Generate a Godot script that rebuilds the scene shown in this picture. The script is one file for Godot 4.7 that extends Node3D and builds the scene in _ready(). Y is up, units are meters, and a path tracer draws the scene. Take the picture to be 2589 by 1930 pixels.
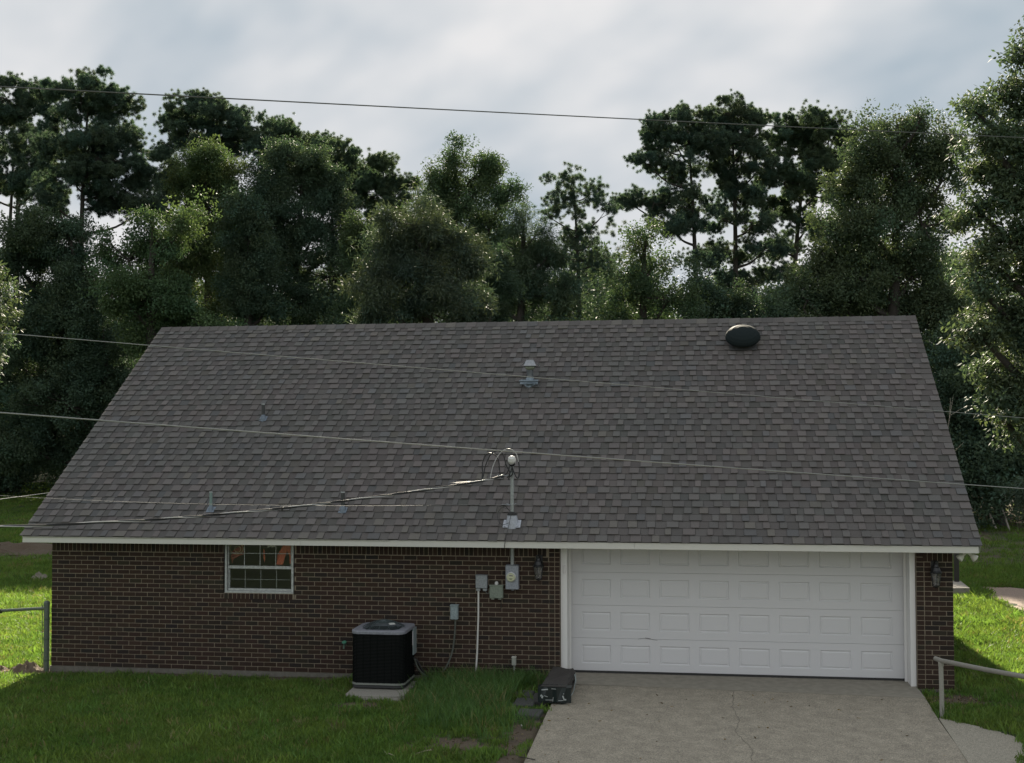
extends Node3D

var rng := RandomNumberGenerator.new()
var taken := {}
var cache := {}
var tex := {}
var bumps := FastNoiseLite.new()
var patchy := FastNoiseLite.new()
var grit := FastNoiseLite.new()

const EAVE_Y := 1.999
const EAVE_Z := 0.331
const RIDGE_Y := 5.515
const RIDGE_Z := -4.602
const ROOF_L := -0.316
const ROOF_R := 13.534
const WALL_R := 13.231
const DOOR_L := 7.809
const DOOR_R := 12.739
const SOFFIT := 1.9


# ---------------------------------------------------------------- mesh code
class Geo:
	var v := PackedVector3Array()
	var n := PackedVector3Array()
	var c := PackedColorArray()
	var col := Color.WHITE

	func tri3(a: Vector3, b: Vector3, d: Vector3, na: Vector3, nb: Vector3, nd: Vector3) -> void:
		v.push_back(a); v.push_back(d); v.push_back(b)
		n.push_back(na); n.push_back(nd); n.push_back(nb)
		c.push_back(col); c.push_back(col); c.push_back(col)

	func tri(a: Vector3, b: Vector3, d: Vector3) -> void:
		var m := (b - a).cross(d - a).normalized()
		tri3(a, b, d, m, m, m)

	func quad(a: Vector3, b: Vector3, d: Vector3, e: Vector3) -> void:
		var m := (d - a).cross(e - b).normalized()
		tri3(a, b, d, m, m, m)
		tri3(a, d, e, m, m, m)

	func face(p: Array, inside: Vector3) -> void:
		var mid := Vector3.ZERO
		for q in p:
			mid += q
		mid /= p.size()
		var m: Vector3 = (p[1] - p[0]).cross(p[2] - p[0])
		if m.dot(mid - inside) < 0.0:
			p.reverse()
		for i in range(1, p.size() - 1):
			tri(p[0], p[i], p[i + 1])

	func box(t: Transform3D, s: Vector3, ch := 0.0) -> void:
		var h := s * 0.5
		if ch <= 0.0:
			for ax in 3:
				for sg in [-1.0, 1.0]:
					var p := []
					for k in [[-1.0, -1.0], [1.0, -1.0], [1.0, 1.0], [-1.0, 1.0]]:
						var q := Vector3.ZERO
						q[ax] = sg * h[ax]
						q[(ax + 1) % 3] = k[0] * h[(ax + 1) % 3]
						q[(ax + 2) % 3] = k[1] * h[(ax + 2) % 3]
						p.append(t * q)
					face(p, t.origin)
			return
		var g := h - Vector3.ONE * ch
		for ax in 3:
			var a1 := (ax + 1) % 3
			var a2 := (ax + 2) % 3
			for sg in [-1.0, 1.0]:
				var p := []
				for k in [[-1.0, -1.0], [1.0, -1.0], [1.0, 1.0], [-1.0, 1.0]]:
					var q := Vector3.ZERO
					q[ax] = sg * h[ax]; q[a1] = k[0] * g[a1]; q[a2] = k[1] * g[a2]
					p.append(t * q)
				face(p, t.origin)
			for s1 in [-1.0, 1.0]:
				for s2 in [-1.0, 1.0]:
					var p := []
					for k in [[0, -1.0], [1, -1.0], [1, 1.0], [0, 1.0]]:
						var q := Vector3.ZERO
						q[ax] = k[1] * g[ax]
						q[a1] = s1 * (h[a1] if k[0] == 0 else g[a1])
						q[a2] = s2 * (g[a2] if k[0] == 0 else h[a2])
						p.append(t * q)
					face(p, t.origin)
		for sx in [-1.0, 1.0]:
			for sy in [-1.0, 1.0]:
				for sz in [-1.0, 1.0]:
					face([t * Vector3(h.x * sx, g.y * sy, g.z * sz), t * Vector3(g.x * sx, h.y * sy, g.z * sz), t * Vector3(g.x * sx, g.y * sy, h.z * sz)], t.origin)

	func slab(lo: Vector3, hi: Vector3, ch := 0.0) -> void:
		box(Transform3D(Basis(), (lo + hi) * 0.5), hi - lo, ch)

	func tube(p: Array, r: Variant, sides := 8, caps := true) -> void:
		var rings := []
		var norms := []
		var up := Vector3.UP
		for i in p.size():
			var d: Vector3 = (p[mini(i + 1, p.size() - 1)] - p[maxi(i - 1, 0)]).normalized()
			if i == 0 and absf(d.y) > 0.9:
				up = Vector3.RIGHT
			var sd := d.cross(up).normalized()
			up = sd.cross(d).normalized()
			var rad: float = r[i] if r is Array else r
			var ring := PackedVector3Array()
			var nor := PackedVector3Array()
			for k in sides:
				var a := TAU * k / sides
				var o := sd * cos(a) + up * sin(a)
				nor.push_back(o)
				ring.push_back(p[i] + o * rad)
			rings.append(ring)
			norms.append(nor)
		for i in p.size() - 1:
			for k in sides:
				var l := (k + 1) % sides
				var A: PackedVector3Array = rings[i]
				var B: PackedVector3Array = rings[i + 1]
				var NA: PackedVector3Array = norms[i]
				var NB: PackedVector3Array = norms[i + 1]
				tri3(A[k], B[l], A[l], NA[k], NB[l], NA[l])
				tri3(A[k], B[k], B[l], NA[k], NB[k], NB[l])
		if caps:
			face(Array(rings[0]), p[1])
			face(Array(rings[-1]), p[-2])

	func lathe(t: Transform3D, prof: Array, seg := 20) -> void:
		for i in prof.size() - 1:
			var a: Vector2 = prof[i]
			var b: Vector2 = prof[i + 1]
			var m := Vector2(b.y - a.y, a.x - b.x).normalized()
			for k in seg:
				var c0 := Vector2.from_angle(TAU * k / seg)
				var c1 := Vector2.from_angle(TAU * (k + 1) / seg)
				var p0 := t * Vector3(a.x * c0.x, a.y, a.x * c0.y)
				var p1 := t * Vector3(a.x * c1.x, a.y, a.x * c1.y)
				var p2 := t * Vector3(b.x * c1.x, b.y, b.x * c1.y)
				var p3 := t * Vector3(b.x * c0.x, b.y, b.x * c0.y)
				var n0 := (t.basis * Vector3(m.x * c0.x, m.y, m.x * c0.y)).normalized()
				var n1 := (t.basis * Vector3(m.x * c1.x, m.y, m.x * c1.y)).normalized()
				tri3(p0, p2, p1, n0, n1, n1)
				tri3(p0, p3, p2, n0, n0, n1)

	func prism(poly: PackedVector2Array, top: Callable, thick: float) -> void:
		var idx := Geometry2D.triangulate_polygon(poly)
		for i in range(0, idx.size(), 3):
			var p := []
			for k in 3:
				var q := poly[idx[i + k]]
				p.append(Vector3(q.x, top.call(q), q.y))
			face(p, (p[0] + p[1] + p[2]) / 3.0 - Vector3(0, 1, 0))
		var area := 0.0
		for i in poly.size():
			area += poly[i].cross(poly[(i + 1) % poly.size()])
		for i in poly.size():
			var a := poly[i]
			var b := poly[(i + 1) % poly.size()]
			var A := Vector3(a.x, top.call(a), a.y)
			var B := Vector3(b.x, top.call(b), b.y)
			var D := Vector3(0, thick, 0)
			if area > 0.0:
				quad(A, B, B - D, A - D)
			else:
				quad(B, A, A - D, B - D)

	func mesh() -> ArrayMesh:
		var a := []
		a.resize(Mesh.ARRAY_MAX)
		a[Mesh.ARRAY_VERTEX] = v
		a[Mesh.ARRAY_NORMAL] = n
		a[Mesh.ARRAY_COLOR] = c
		var m := ArrayMesh.new()
		m.add_surface_from_arrays(Mesh.PRIMITIVE_TRIANGLES, a)
		return m


# ---------------------------------------------------------------- scene tree helpers
func numbered(called: String) -> String:
	var k: int = taken.get(called, 0)
	taken[called] = k + 1
	return called if k == 0 else "%s_%03d" % [called, k]


func thing(called: String, label: String, category: String, at := Vector3.ZERO, group := "") -> Node3D:
	var o := Node3D.new()
	o.name = numbered(called)
	add_child(o)
	o.position = at
	tag(o, label, category, group)
	return o


func tag(o: Node3D, label: String, category: String, group := "") -> void:
	o.set_meta("label", label)
	o.set_meta("category", category)
	if group != "":
		o.set_meta("group", group)


func put(called: String, g: Variant, m: Material, parent: Node3D = null, at := Transform3D()) -> MeshInstance3D:
	var o := MeshInstance3D.new()
	o.mesh = g.mesh() if g is Geo else g
	o.material_override = m
	o.transform = at
	if parent == null:
		o.name = numbered(called)
		add_child(o)
	else:
		var names: Dictionary = parent.get_meta("names_used", {})
		var k: int = names.get(called, 0)
		names[called] = k + 1
		parent.set_meta("names_used", names)
		o.name = called if k == 0 else "%s_%03d" % [called, k]
		parent.add_child(o, true)
	return o


func struct(called: String, g: Geo, m: Material) -> MeshInstance3D:
	var o := put(called, g, m)
	o.set_meta("kind", "structure")
	return o


func many(called: String, shape: Mesh, m: Material, where: Array, tints: PackedColorArray, parent: Node3D = null) -> MultiMeshInstance3D:
	var mm := MultiMesh.new()
	mm.transform_format = MultiMesh.TRANSFORM_3D
	mm.use_colors = true
	mm.mesh = shape
	mm.instance_count = where.size()
	for i in where.size():
		mm.set_instance_transform(i, where[i])
		mm.set_instance_color(i, tints[i])
	var o := MultiMeshInstance3D.new()
	o.multimesh = mm
	o.material_override = m
	o.set_meta("kind", "stuff")
	if parent == null:
		o.name = numbered(called)
		add_child(o)
	else:
		o.name = called
		parent.add_child(o, true)
	return o


# ---------------------------------------------------------------- materials
func noise_tex(key: String, kind: int, freq: float, lo: float, hi: float, octaves := 4, size := 512) -> void:
	var f := FastNoiseLite.new()
	f.noise_type = kind
	f.frequency = freq
	f.fractal_octaves = octaves
	f.seed = key.hash() % 1000
	if kind == FastNoiseLite.TYPE_CELLULAR:
		f.cellular_return_type = FastNoiseLite.RETURN_CELL_VALUE
		f.fractal_type = FastNoiseLite.FRACTAL_NONE
	var t := NoiseTexture2D.new()
	t.width = size
	t.height = size
	t.seamless = true
	t.noise = f
	var r := Gradient.new()
	r.set_color(0, Color(lo, lo, lo))
	r.set_color(1, Color(hi, hi, hi))
	t.color_ramp = r
	tex[key] = t


func mat(c: Color, rough: float, grain := "", scale := 1.0, metal := 0.0) -> StandardMaterial3D:
	var m := StandardMaterial3D.new()
	m.albedo_color = c.linear_to_srgb()
	m.roughness = rough
	m.metallic = metal
	m.vertex_color_use_as_albedo = true
	if grain != "":
		m.albedo_texture = tex[grain]
		m.uv1_triplanar = true
		m.uv1_world_triplanar = true
		m.uv1_scale = Vector3.ONE * scale
	return m


func rough_relief(m: StandardMaterial3D, key: String, cm: float) -> StandardMaterial3D:
	m.heightmap_enabled = true
	m.heightmap_texture = tex[key]
	m.heightmap_scale = cm
	return m


func leafy(rough: float, through: float, spec := 0.5) -> StandardMaterial3D:
	var m := StandardMaterial3D.new()
	m.albedo_color = Color.WHITE
	m.vertex_color_use_as_albedo = true
	m.roughness = rough
	m.metallic_specular = spec
	m.cull_mode = BaseMaterial3D.CULL_DISABLED
	m.backlight_enabled = true
	m.backlight = Color(through, through, through * 0.55).linear_to_srgb()
	return m


func jit(c: Color, a: float, b := 0.0) -> Color:
	var k := 1.0 + rng.randf_range(-a, a)
	var w := rng.randf_range(-b, b)
	return Color(c.r * k * (1.0 + w), c.g * k, c.b * k * (1.0 - w))


func gh(x: float, z: float) -> float:
	var y := -0.085 + 0.004 * clampf(x, 0.0, 13.0) + bumps.get_noise_2d(x, z) * 0.03
	y += 0.026 * maxf(0.0, -z - 15.0)
	return y


func rand_basis() -> Basis:
	return Basis(Quaternion(Vector3(rng.randfn(), rng.randfn(), rng.randfn()).normalized(), rng.randf() * TAU))


# ---------------------------------------------------------------- sky
func sky_texture() -> ImageTexture:
	var w := 1536
	var h := 768
	var big := FastNoiseLite.new()
	big.noise_type = FastNoiseLite.TYPE_SIMPLEX_SMOOTH
	big.frequency = 0.75
	big.fractal_octaves = 5
	big.seed = 88
	var wisp := FastNoiseLite.new()
	wisp.noise_type = FastNoiseLite.TYPE_SIMPLEX_SMOOTH
	wisp.frequency = 1.0
	wisp.fractal_octaves = 4
	wisp.seed = 5
	var sun := SUN.normalized()
	var a := PackedFloat32Array()
	a.resize(w * h * 3)
	for j in h:
		var el := PI * (0.5 - (j + 0.5) / h)
		for i in w:
			var az := TAU * ((i + 0.5) / w - 0.5)
			var d := Vector3(sin(az) * cos(el), sin(el), -cos(az) * cos(el))
			var y := maxf(d.y, 0.0)
			# a thin sheet of cloud some way up, seen in perspective
			var p := Vector2(d.x, d.z) / (y + 0.42)
			var q := p.rotated(-0.55)
			var cloud := 0.62 + 1.05 * big.get_noise_2d(q.x * 1.9 + 2.5, q.y * 2.6 + 1.7)
			cloud += 0.28 * wisp.get_noise_2d(q.x * 1.6 + 9.0, q.y * 5.0)
			cloud += 0.16 * wisp.get_noise_2d(q.x * 3.4 + 2.0, q.y * 11.0) + 0.30 * big.get_noise_2d(q.x * 6.0, q.y * 7.0)
			cloud = clampf(cloud, 0.0, 1.15)
			var near := maxf(0.0, d.dot(sun))
			var glow := 0.50 * pow(near, 22.0) + 0.10 * pow(near, 5.0)
			var low := pow(1.0 - y, 7.0)
			var air := Color(0.43, 0.51, 0.58).lerp(Color(0.58, 0.62, 0.66), low * 0.6)
			var white := Color(0.80, 0.80, 0.81)
			var c := air.lerp(white, cloud * 0.92)
			var k := (1.0 + glow * (0.45 + 0.75 * cloud)) / EXPOSURE
			var o := (j * w + i) * 3
			a[o] = c.r * k * (1.0 + 0.06 * glow)
			a[o + 1] = c.g * k
			a[o + 2] = c.b * k * (1.0 - 0.10 * glow)
	return ImageTexture.create_from_image(Image.create_from_data(w, h, false, Image.FORMAT_RGBF, a.to_byte_array()))


const SUN := Vector3(-0.215, 1.0, -1.85)
const EXPOSURE := 3.4


func _ready() -> void:
	rng.seed = 4711
	# camera
	var cam := Camera3D.new()
	cam.name = "camera"
	cam.fov = 34.02
	cam.far = 900.0
	cam.near = 0.1
	cam.position = Vector3(9.807, 3.619, 17.889)
	cam.basis = Basis.from_euler(Vector3(0.036, 0.149, -0.003))
	add_child(cam)
	cam.current = true
	# sky
	var env := Environment.new()
	env.background_mode = Environment.BG_SKY
	var sky := Sky.new()
	var pano := PanoramaSkyMaterial.new()
	pano.panorama = sky_texture()
	sky.sky_material = pano
	env.sky = sky
	env.tonemap_mode = Environment.TONE_MAPPER_LINEAR
	env.tonemap_exposure = EXPOSURE
	env.sdfgi_enabled = true
	env.ssao_enabled = true
	env.ssil_enabled = true
	var we := WorldEnvironment.new()
	we.name = "world_environment"
	we.environment = env
	add_child(we)
	# sun, behind the house and the wood, veiled by thin cloud
	var sun := DirectionalLight3D.new()
	sun.name = "sun"
	sun.light_energy = 1.6
	sun.light_color = Color(1.0, 0.95, 0.86)
	sun.light_angular_distance = 0.9
	sun.shadow_enabled = true
	sun.basis = Basis.looking_at(-SUN, Vector3.UP)
	add_child(sun)

	bumps.frequency = 0.35
	bumps.fractal_octaves = 3
	bumps.seed = 3
	patchy.frequency = 0.28
	patchy.fractal_octaves = 4
	patchy.seed = 12
	grit.frequency = 1.7
	grit.fractal_octaves = 3
	grit.seed = 8
	noise_tex("fine", FastNoiseLite.TYPE_SIMPLEX, 0.09, 0.62, 1.0)
	noise_tex("soft", FastNoiseLite.TYPE_SIMPLEX, 0.012, 0.80, 1.0, 5)
	noise_tex("speck", FastNoiseLite.TYPE_CELLULAR, 0.20, 0.70, 1.0, 1, 1024)
	noise_tex("granule", FastNoiseLite.TYPE_VALUE, 0.45, 0.58, 1.0, 2)
	noise_tex("stain", FastNoiseLite.TYPE_SIMPLEX, 0.015, 0.86, 1.0, 6)

	build_ground()
	build_house()
	build_fittings()
	build_yard()
	build_wires()
	build_wood()
	build_grass()


# ---------------------------------------------------------------- ground
func dirt(x: float, z: float) -> float:
	# how bare the soil is here: 0 lawn, 1 earth
	var w := patchy.get_noise_2d(x * 4.0, z * 4.0) * 0.5 + patchy.get_noise_2d(x * 13.0 + 40.0, z * 13.0) * 0.35
	var d := 0.0
	if z > -0.3 and x > -0.2 and x < 7.8:
		d = maxf(d, 1.15 - absf(z - 0.05) / 0.55)                                   # drip line along the wall
	d = maxf(d, 1.25 - Vector2((x - 5.45) / 0.75, (z - 1.78) / 0.40).length())      # in front of the pad
	d = maxf(d, 1.30 - Vector2((x - 7.0) / 0.62, (z - 3.5) / 0.75).length())        # bare earth by the drive
	d = maxf(d, 1.35 - absf(x - 7.66) / 0.24 if z > 1.9 else 0.0)
	d = maxf(d, 1.25 - Vector2((x - 13.1) / 0.5, (z - 0.55) / 0.5).length())
	d = maxf(d, 1.5 - Vector2((x + 0.45) / 0.62, (z - 0.12) / 0.42).length())
	d = maxf(d, 1.5 - Vector2((x + 10.2 - (z + 16.8) * 0.55) / 2.6, (z + 16.9) / 2.0).length())
	if x > 13.8 and z < -12.5:
		d = maxf(d, clampf((-z - 12.5) / 5.0, 0.0, 0.62))                            # shaded ground, thin grass over litter
	if z < -24.0:
		d = maxf(d, clampf((-z - 30.0 - (x * -0.55)) / 9.0, 0.0, 0.9))               # leaf litter under the trees
	return clampf(d + w * (1.0 if d > 0.0 else 0.25), 0.0, 1.0)


func earth(x: float, z: float) -> Color:
	var k := 1.0 + grit.get_noise_2d(x * 3.0, z * 3.0) * 0.45
	return Color(0.150, 0.112, 0.078) * k


func axis(fine_lo: float, fine_hi: float, step: float) -> PackedFloat32Array:
	var a := PackedFloat32Array()
	var p := fine_lo
	var s := step
	var lo := []
	while p > -500.0:
		s *= 1.28
		p -= s
		lo.append(p)
	lo.reverse()
	for q in lo:
		a.push_back(q)
	p = fine_lo
	while p < fine_hi:
		a.push_back(p)
		p += step
	s = step
	while p < 500.0:
		a.push_back(p)
		s *= 1.28
		p += s
	return a


func build_ground() -> void:
	var xs := axis(-3.0, 17.0, 0.12)
	var zs := axis(-12.0, 6.0, 0.12)
	var pts := PackedVector3Array()
	var cols := PackedColorArray()
	for z in zs:
		for x in xs:
			var y := gh(x, z)
			if x > 7.86 and x < 12.76 and z > -0.6 and z < 12.0:
				y = -0.22
			if z > 1.7 and z < 4.5 and x > 12.7 and x < 13.38 - maxf(0.0, z - 2.8) * 0.28 and (x - 12.75) < (z - 1.65) * 0.85:
				y = -0.14
			if x > 0.06 and x < 13.17 and z < -0.1 and z > -9.2:
				y = -0.3
			pts.push_back(Vector3(x, y, z))
			var d := dirt(x, z)
			var g := Color(0.050, 0.080, 0.024) * (1.0 + 0.35 * patchy.get_noise_2d(x * 2.0, z * 2.0))
			cols.push_back(g.lerp(earth(x, z), d))
	var nx := xs.size()
	var idx := PackedInt32Array()
	for j in zs.size() - 1:
		for i in nx - 1:
			var a := j * nx + i
			idx.append_array([a, a + 1, a + nx, a + 1, a + nx + 1, a + nx])
	var arr := []
	arr.resize(Mesh.ARRAY_MAX)
	arr[Mesh.ARRAY_VERTEX] = pts
	arr[Mesh.ARRAY_COLOR] = cols
	arr[Mesh.ARRAY_INDEX] = idx
	var st := SurfaceTool.new()
	st.create_from_arrays(arr)
	st.generate_normals()
	var o := MeshInstance3D.new()
	o.name = "ground"
	o.mesh = st.commit()
	o.material_override = rough_relief(mat(Color(1.25, 1.25, 1.25), 0.95, "fine", 2.6), "fine", 2.0)
	o.set_meta("kind", "structure")
	add_child(o)

	# driveway, the strip of slab at its head, the walk at its right and the garden path behind
	var conc := rough_relief(mat(Color(0.45, 0.40, 0.312), 0.9, "speck", 0.47), "speck", 0.3)
	conc.detail_enabled = true
	conc.detail_blend_mode = BaseMaterial3D.BLEND_MODE_MUL
	conc.detail_albedo = tex["stain"]
	conc.detail_uv_layer = BaseMaterial3D.DETAIL_UV_2
	conc.uv2_triplanar = true
	conc.uv2_world_triplanar = true
	conc.uv2_scale = Vector3.ONE * 0.37
	var g := Geo.new()
	var drop := func(q: Vector2) -> float: return 0.004 - 0.012 * maxf(0.0, q.y - 0.1)
	for part in [[0.46, 14.0]]:
		var poly := PackedVector2Array()
		poly.push_back(Vector2(7.87, part[0] - 0.12))
		for k in 9:
			poly.push_back(Vector2(lerpf(7.95, 12.70, k / 8.0), part[0] - 0.10 + 0.12 * k / 8.0 + rng.randf_range(-0.015, 0.015)))
		poly.append_array(PackedVector2Array([Vector2(12.74, 0.62), Vector2(12.69, 1.9), Vector2(12.55, part[1]), Vector2(8.0, part[1]), Vector2(7.88, 4.0), Vector2(7.86, 2.0)]))
		g.prism(poly, drop, 0.12)
	struct("driveway", g, conc)
	var crack := Geo.new()
	var pp := [Vector2(10.23, 0.46), Vector2(10.22, 0.96), Vector2(10.19, 1.44), Vector2(10.28, 2.07), Vector2(10.19, 2.62), Vector2(10.29, 3.05), Vector2(10.37, 3.41), Vector2(10.34, 3.81), Vector2(10.40, 4.12), Vector2(10.36, 5.2)]
	var fine := []
	for i in pp.size() - 1:
		for k in 6:
			fine.append(pp[i].lerp(pp[i + 1], k / 6.0) + Vector2(rng.randf_range(-0.014, 0.014), 0))
	for i in fine.size() - 1:
		var a: Vector2 = fine[i]
		var b: Vector2 = fine[i + 1]
		var wd := 0.0022 + 0.0022 * absf(sin(i * 1.7))
		crack.quad(Vector3(a.x - wd, drop.call(a) + 0.003, a.y), Vector3(b.x - wd, drop.call(b) + 0.003, b.y), Vector3(b.x + wd, drop.call(b) + 0.003, b.y), Vector3(a.x + wd, drop.call(a) + 0.003, a.y))
	struct("driveway_crack", crack, mat(Color(0.15, 0.132, 0.105), 1.0))

	var ap := Geo.new()
	ap.prism(PackedVector2Array([Vector2(7.82, -0.5), Vector2(12.73, -0.5), Vector2(12.73, 0.0), Vector2(12.74, 0.585), Vector2(10.2, 0.445), Vector2(7.85, 0.325), Vector2(7.82, 0.0)]), func(q: Vector2) -> float: return 0.034 - 0.03 * clampf(q.y + 0.4, 0.0, 1.0), 0.2)
	struct("garage_apron", ap, rough_relief(mat(Color(0.29, 0.265, 0.215), 0.85, "stain", 0.7), "fine", 0.4))

	var wk := Geo.new()
	wk.prism(PackedVector2Array([Vector2(12.725, 1.60), Vector2(12.80, 1.64), Vector2(13.0, 1.84), Vector2(13.28, 2.16), Vector2(13.42, 2.42), Vector2(13.45, 2.8), Vector2(13.30, 3.6), Vector2(12.95, 4.6), Vector2(12.62, 4.6)]), func(_q: Vector2) -> float: return -0.028, 0.12)
	struct("walk", wk, rough_relief(mat(Color(0.41, 0.375, 0.30), 0.9, "speck", 0.6), "speck", 0.3))

	var pa := Geo.new()
	pa.prism(PackedVector2Array([Vector2(15.55, -11.2), Vector2(15.95, -11.6), Vector2(16.6, -11.55), Vector2(17.25, -11.0), Vector2(17.45, -8.5), Vector2(17.3, -3.5), Vector2(16.1, -3.5), Vector2(15.96, -6.2), Vector2(15.90, -8.5), Vector2(15.84, -10.2)]), func(_q: Vector2) -> float: return -0.015, 0.12)
	struct("garden_path", pa, rough_relief(mat(Color(0.40, 0.30, 0.235), 0.9, "speck", 0.5), "stain", 0.6))
	var sp := Geo.new()
	sp.prism(PackedVector2Array([Vector2(13.6, -11.9), Vector2(15.58, -11.45), Vector2(15.52, -10.2), Vector2(13.6, -9.9)]), func(_q: Vector2) -> float: return 0.12, 0.3)
	struct("porch_slab", sp, mat(Color(0.34, 0.31, 0.27), 0.9, "stain", 0.8))


# ---------------------------------------------------------------- the house
func brick_tone() -> Color:
	var t := rng.randf()
	var c := Color(0.042, 0.0232, 0.0150)
	if t < 0.22:
		c = Color(0.027, 0.019, 0.0145)
	elif t < 0.36:
		c = Color(0.045, 0.026, 0.0175)
	elif t < 0.46:
		c = Color(0.037, 0.029, 0.018)
	return jit(c * 1.12, 0.16, 0.05)


func build_house() -> void:
	var house := thing("house", "single-storey dark brick house with a grey shingle roof and an attached white double garage door", "house")
	var mortar := rough_relief(mat(Color(0.40, 0.335, 0.25), 0.95, "fine", 3.0), "fine", 0.4)
	var wall_geo := Geo.new()
	var zb := -0.007
	for r in [[0.0, 2.745, 0.0, SOFFIT], [2.745, 3.85, 0.0, 1.148], [3.85, DOOR_L, 0.0, SOFFIT]]:
		wall_geo.slab(Vector3(r[0] + 0.004, r[2], -0.2), Vector3(r[1] - 0.004, r[3], zb))
	var wall := put("front_wall", wall_geo, mortar, house)
	var pier_geo := Geo.new()
	pier_geo.slab(Vector3(DOOR_R + 0.004, 0.0, -0.2), Vector3(WALL_R - 0.004, SOFFIT, zb))
	var pier := put("brick_pier", pier_geo, mortar, house)

	# bricks: x centre, y centre, width, height
	var list := []
	var ch := 1.737 / 26.0
	var bh := ch - 0.0095
	var pitch := 0.1935
	for k in 26:
		var y := ch * (k + 0.5)
		var off := (0.5 if k % 2 else 0.0) * pitch
		for seg in [[0.0, 7.648], [DOOR_R + 0.106, WALL_R]]:
			var x: float = seg[0] - off
			while x < seg[1] - 0.01:
				var a := maxf(x, seg[0])
				var b := minf(x + pitch, seg[1])
				x += pitch
				var holes := [[a, b]]
				if y > 1.045:
					var wl := 2.755
					var wr := 3.842
					if b > wl and a < wr:
						holes = []
						if a < wl - 0.03:
							holes.append([a, wl])
						if b > wr + 0.03:
							holes.append([wr, b])
				for h in holes:
					if h[1] - h[0] > 0.03:
						list.append([(h[0] + h[1]) * 0.5 + rng.randf_range(-0.002, 0.002), y + rng.randf_range(-0.001, 0.001), h[1] - h[0] - 0.0095, bh, 0])
		for col in [[7.648, 7.733], [7.733, DOOR_L], [DOOR_R, DOOR_R + 0.106]]:
			list.append([(col[0] + col[1]) * 0.5, y, col[1] - col[0] - 0.0095, bh, 1])
	var sx := 0.034
	while sx < WALL_R:
		var inside := sx > 2.72 and sx < 3.87
		if not inside and (sx < 7.63 or sx > DOOR_R + 0.11):
			list.append([sx, 1.742 + 0.078, 0.057, 0.150, 2])
		sx += 0.0668
	for k in 3:
		var y := 1.737 + ch * (k + 0.5)
		for col in [[7.648, 7.733], [7.733, DOOR_L], [DOOR_R, DOOR_R + 0.106]]:
			if k < 2:
				list.append([(col[0] + col[1]) * 0.5, y, col[1] - col[0] - 0.0095, bh, 1])
	sx = 2.79
	while sx < 3.83:
		list.append([sx, 1.094, 0.057, 0.094, 2])
		sx += 0.0668
	var eye := Vector2(9.8, 3.6)
	list.sort_custom(func(a, b): return absf(a[0] - eye.x) + a[1] * 0.02 < absf(b[0] - eye.x) + b[1] * 0.02)
	var brick_mats := []
	for k in 9:
		brick_mats.append(rough_relief(mat(brick_tone() * 1.2, 0.9, "fine", 5.0), "fine", 0.5))
	var brick_all := rough_relief(mat(Color(1.2, 1.2, 1.2), 0.9, "fine", 5.0), "fine", 0.5)
	var rest := Geo.new()
	for i in list.size():
		var b: Array = list[i]
		var proud := rng.randf_range(-0.0015, 0.0015)
		var at := Transform3D(Basis(Vector3(0, 0, 1), rng.randf_range(-0.006, 0.006)), Vector3(b[0], b[1], -0.045 + proud))
		if i < 300:
			var w := snappedf(b[2], 0.02) if b[4] == 0 and b[2] < 0.17 else snappedf(b[2], 0.001)
			var key := "brick %.3f %.3f" % [w, b[3]]
			if not cache.has(key):
				var g := Geo.new()
				g.box(Transform3D(), Vector3(w, b[3], 0.09), 0.003)
				cache[key] = g.mesh()
			put("brick", cache[key], brick_mats[rng.randi() % 9], pier if b[0] > DOOR_R else wall, at)
		else:
			rest.col = brick_tone()
			rest.box(at, Vector3(b[2], b[3], 0.09), 0.003)
	var br := put("brickwork", rest, brick_all, wall)
	br.set_meta("kind", "stuff")

	# foundation, side and back walls, ceiling, and the closed room behind the window
	var f := Geo.new()
	f.slab(Vector3(-0.012, -0.35, -9.22), Vector3(DOOR_L - 0.01, -0.002, 0.012))
	f.slab(Vector3(DOOR_R + 0.01, -0.35, -9.22), Vector3(WALL_R + 0.012, -0.002, 0.012))
	f.slab(Vector3(DOOR_L - 0.01, -0.35, -9.22), Vector3(DOOR_R + 0.01, -0.002, -0.5))
	put("foundation", f, mat(Color(0.17, 0.16, 0.135), 0.95, "stain", 1.2), house)
	var side := Geo.new()
	side.col = Color(0.9, 0.9, 0.9)
	side.slab(Vector3(0.0, 0.0, -9.2), Vector3(0.2, SOFFIT, -0.21))
	side.slab(Vector3(WALL_R - 0.2, 0.0, -9.2), Vector3(WALL_R, SOFFIT, -0.21))
	side.slab(Vector3(0.21, 0.0, -9.2), Vector3(WALL_R - 0.21, SOFFIT, -9.0))
	put("side_wall", side, mat(Color(0.06, 0.04, 0.03), 0.9, "fine", 4.0), house)
	var gab := Geo.new()
	for x in [[0.0, 0.1], [WALL_R - 0.1, WALL_R]]:
		var lo: float = x[0]
		var hi: float = x[1]
		var y0 := SOFFIT + 0.004
		for e in [lo, hi]:
			gab.face([Vector3(e, y0, -0.02), Vector3(e, y0, -9.18), Vector3(e, RIDGE_Y - 0.2, RIDGE_Z)], Vector3((lo + hi) * 0.5, 3.0, RIDGE_Z))
	put("gable", gab, mat(Color(0.55, 0.53, 0.48), 0.7, "soft", 1.0), house)
	var inn := Geo.new()
	inn.slab(Vector3(0.25, 0.0, -4.0), Vector3(7.0, 0.01, -0.22))
	inn.slab(Vector3(0.22, SOFFIT - 0.05, -9.0), Vector3(WALL_R - 0.22, SOFFIT - 0.02, -0.22))
	inn.slab(Vector3(0.3, 0.02, -3.6), Vector3(7.0, SOFFIT - 0.06, -3.5))
	inn.slab(Vector3(6.9, 0.02, -3.49), Vector3(7.0, SOFFIT - 0.06, -0.22))
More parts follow.
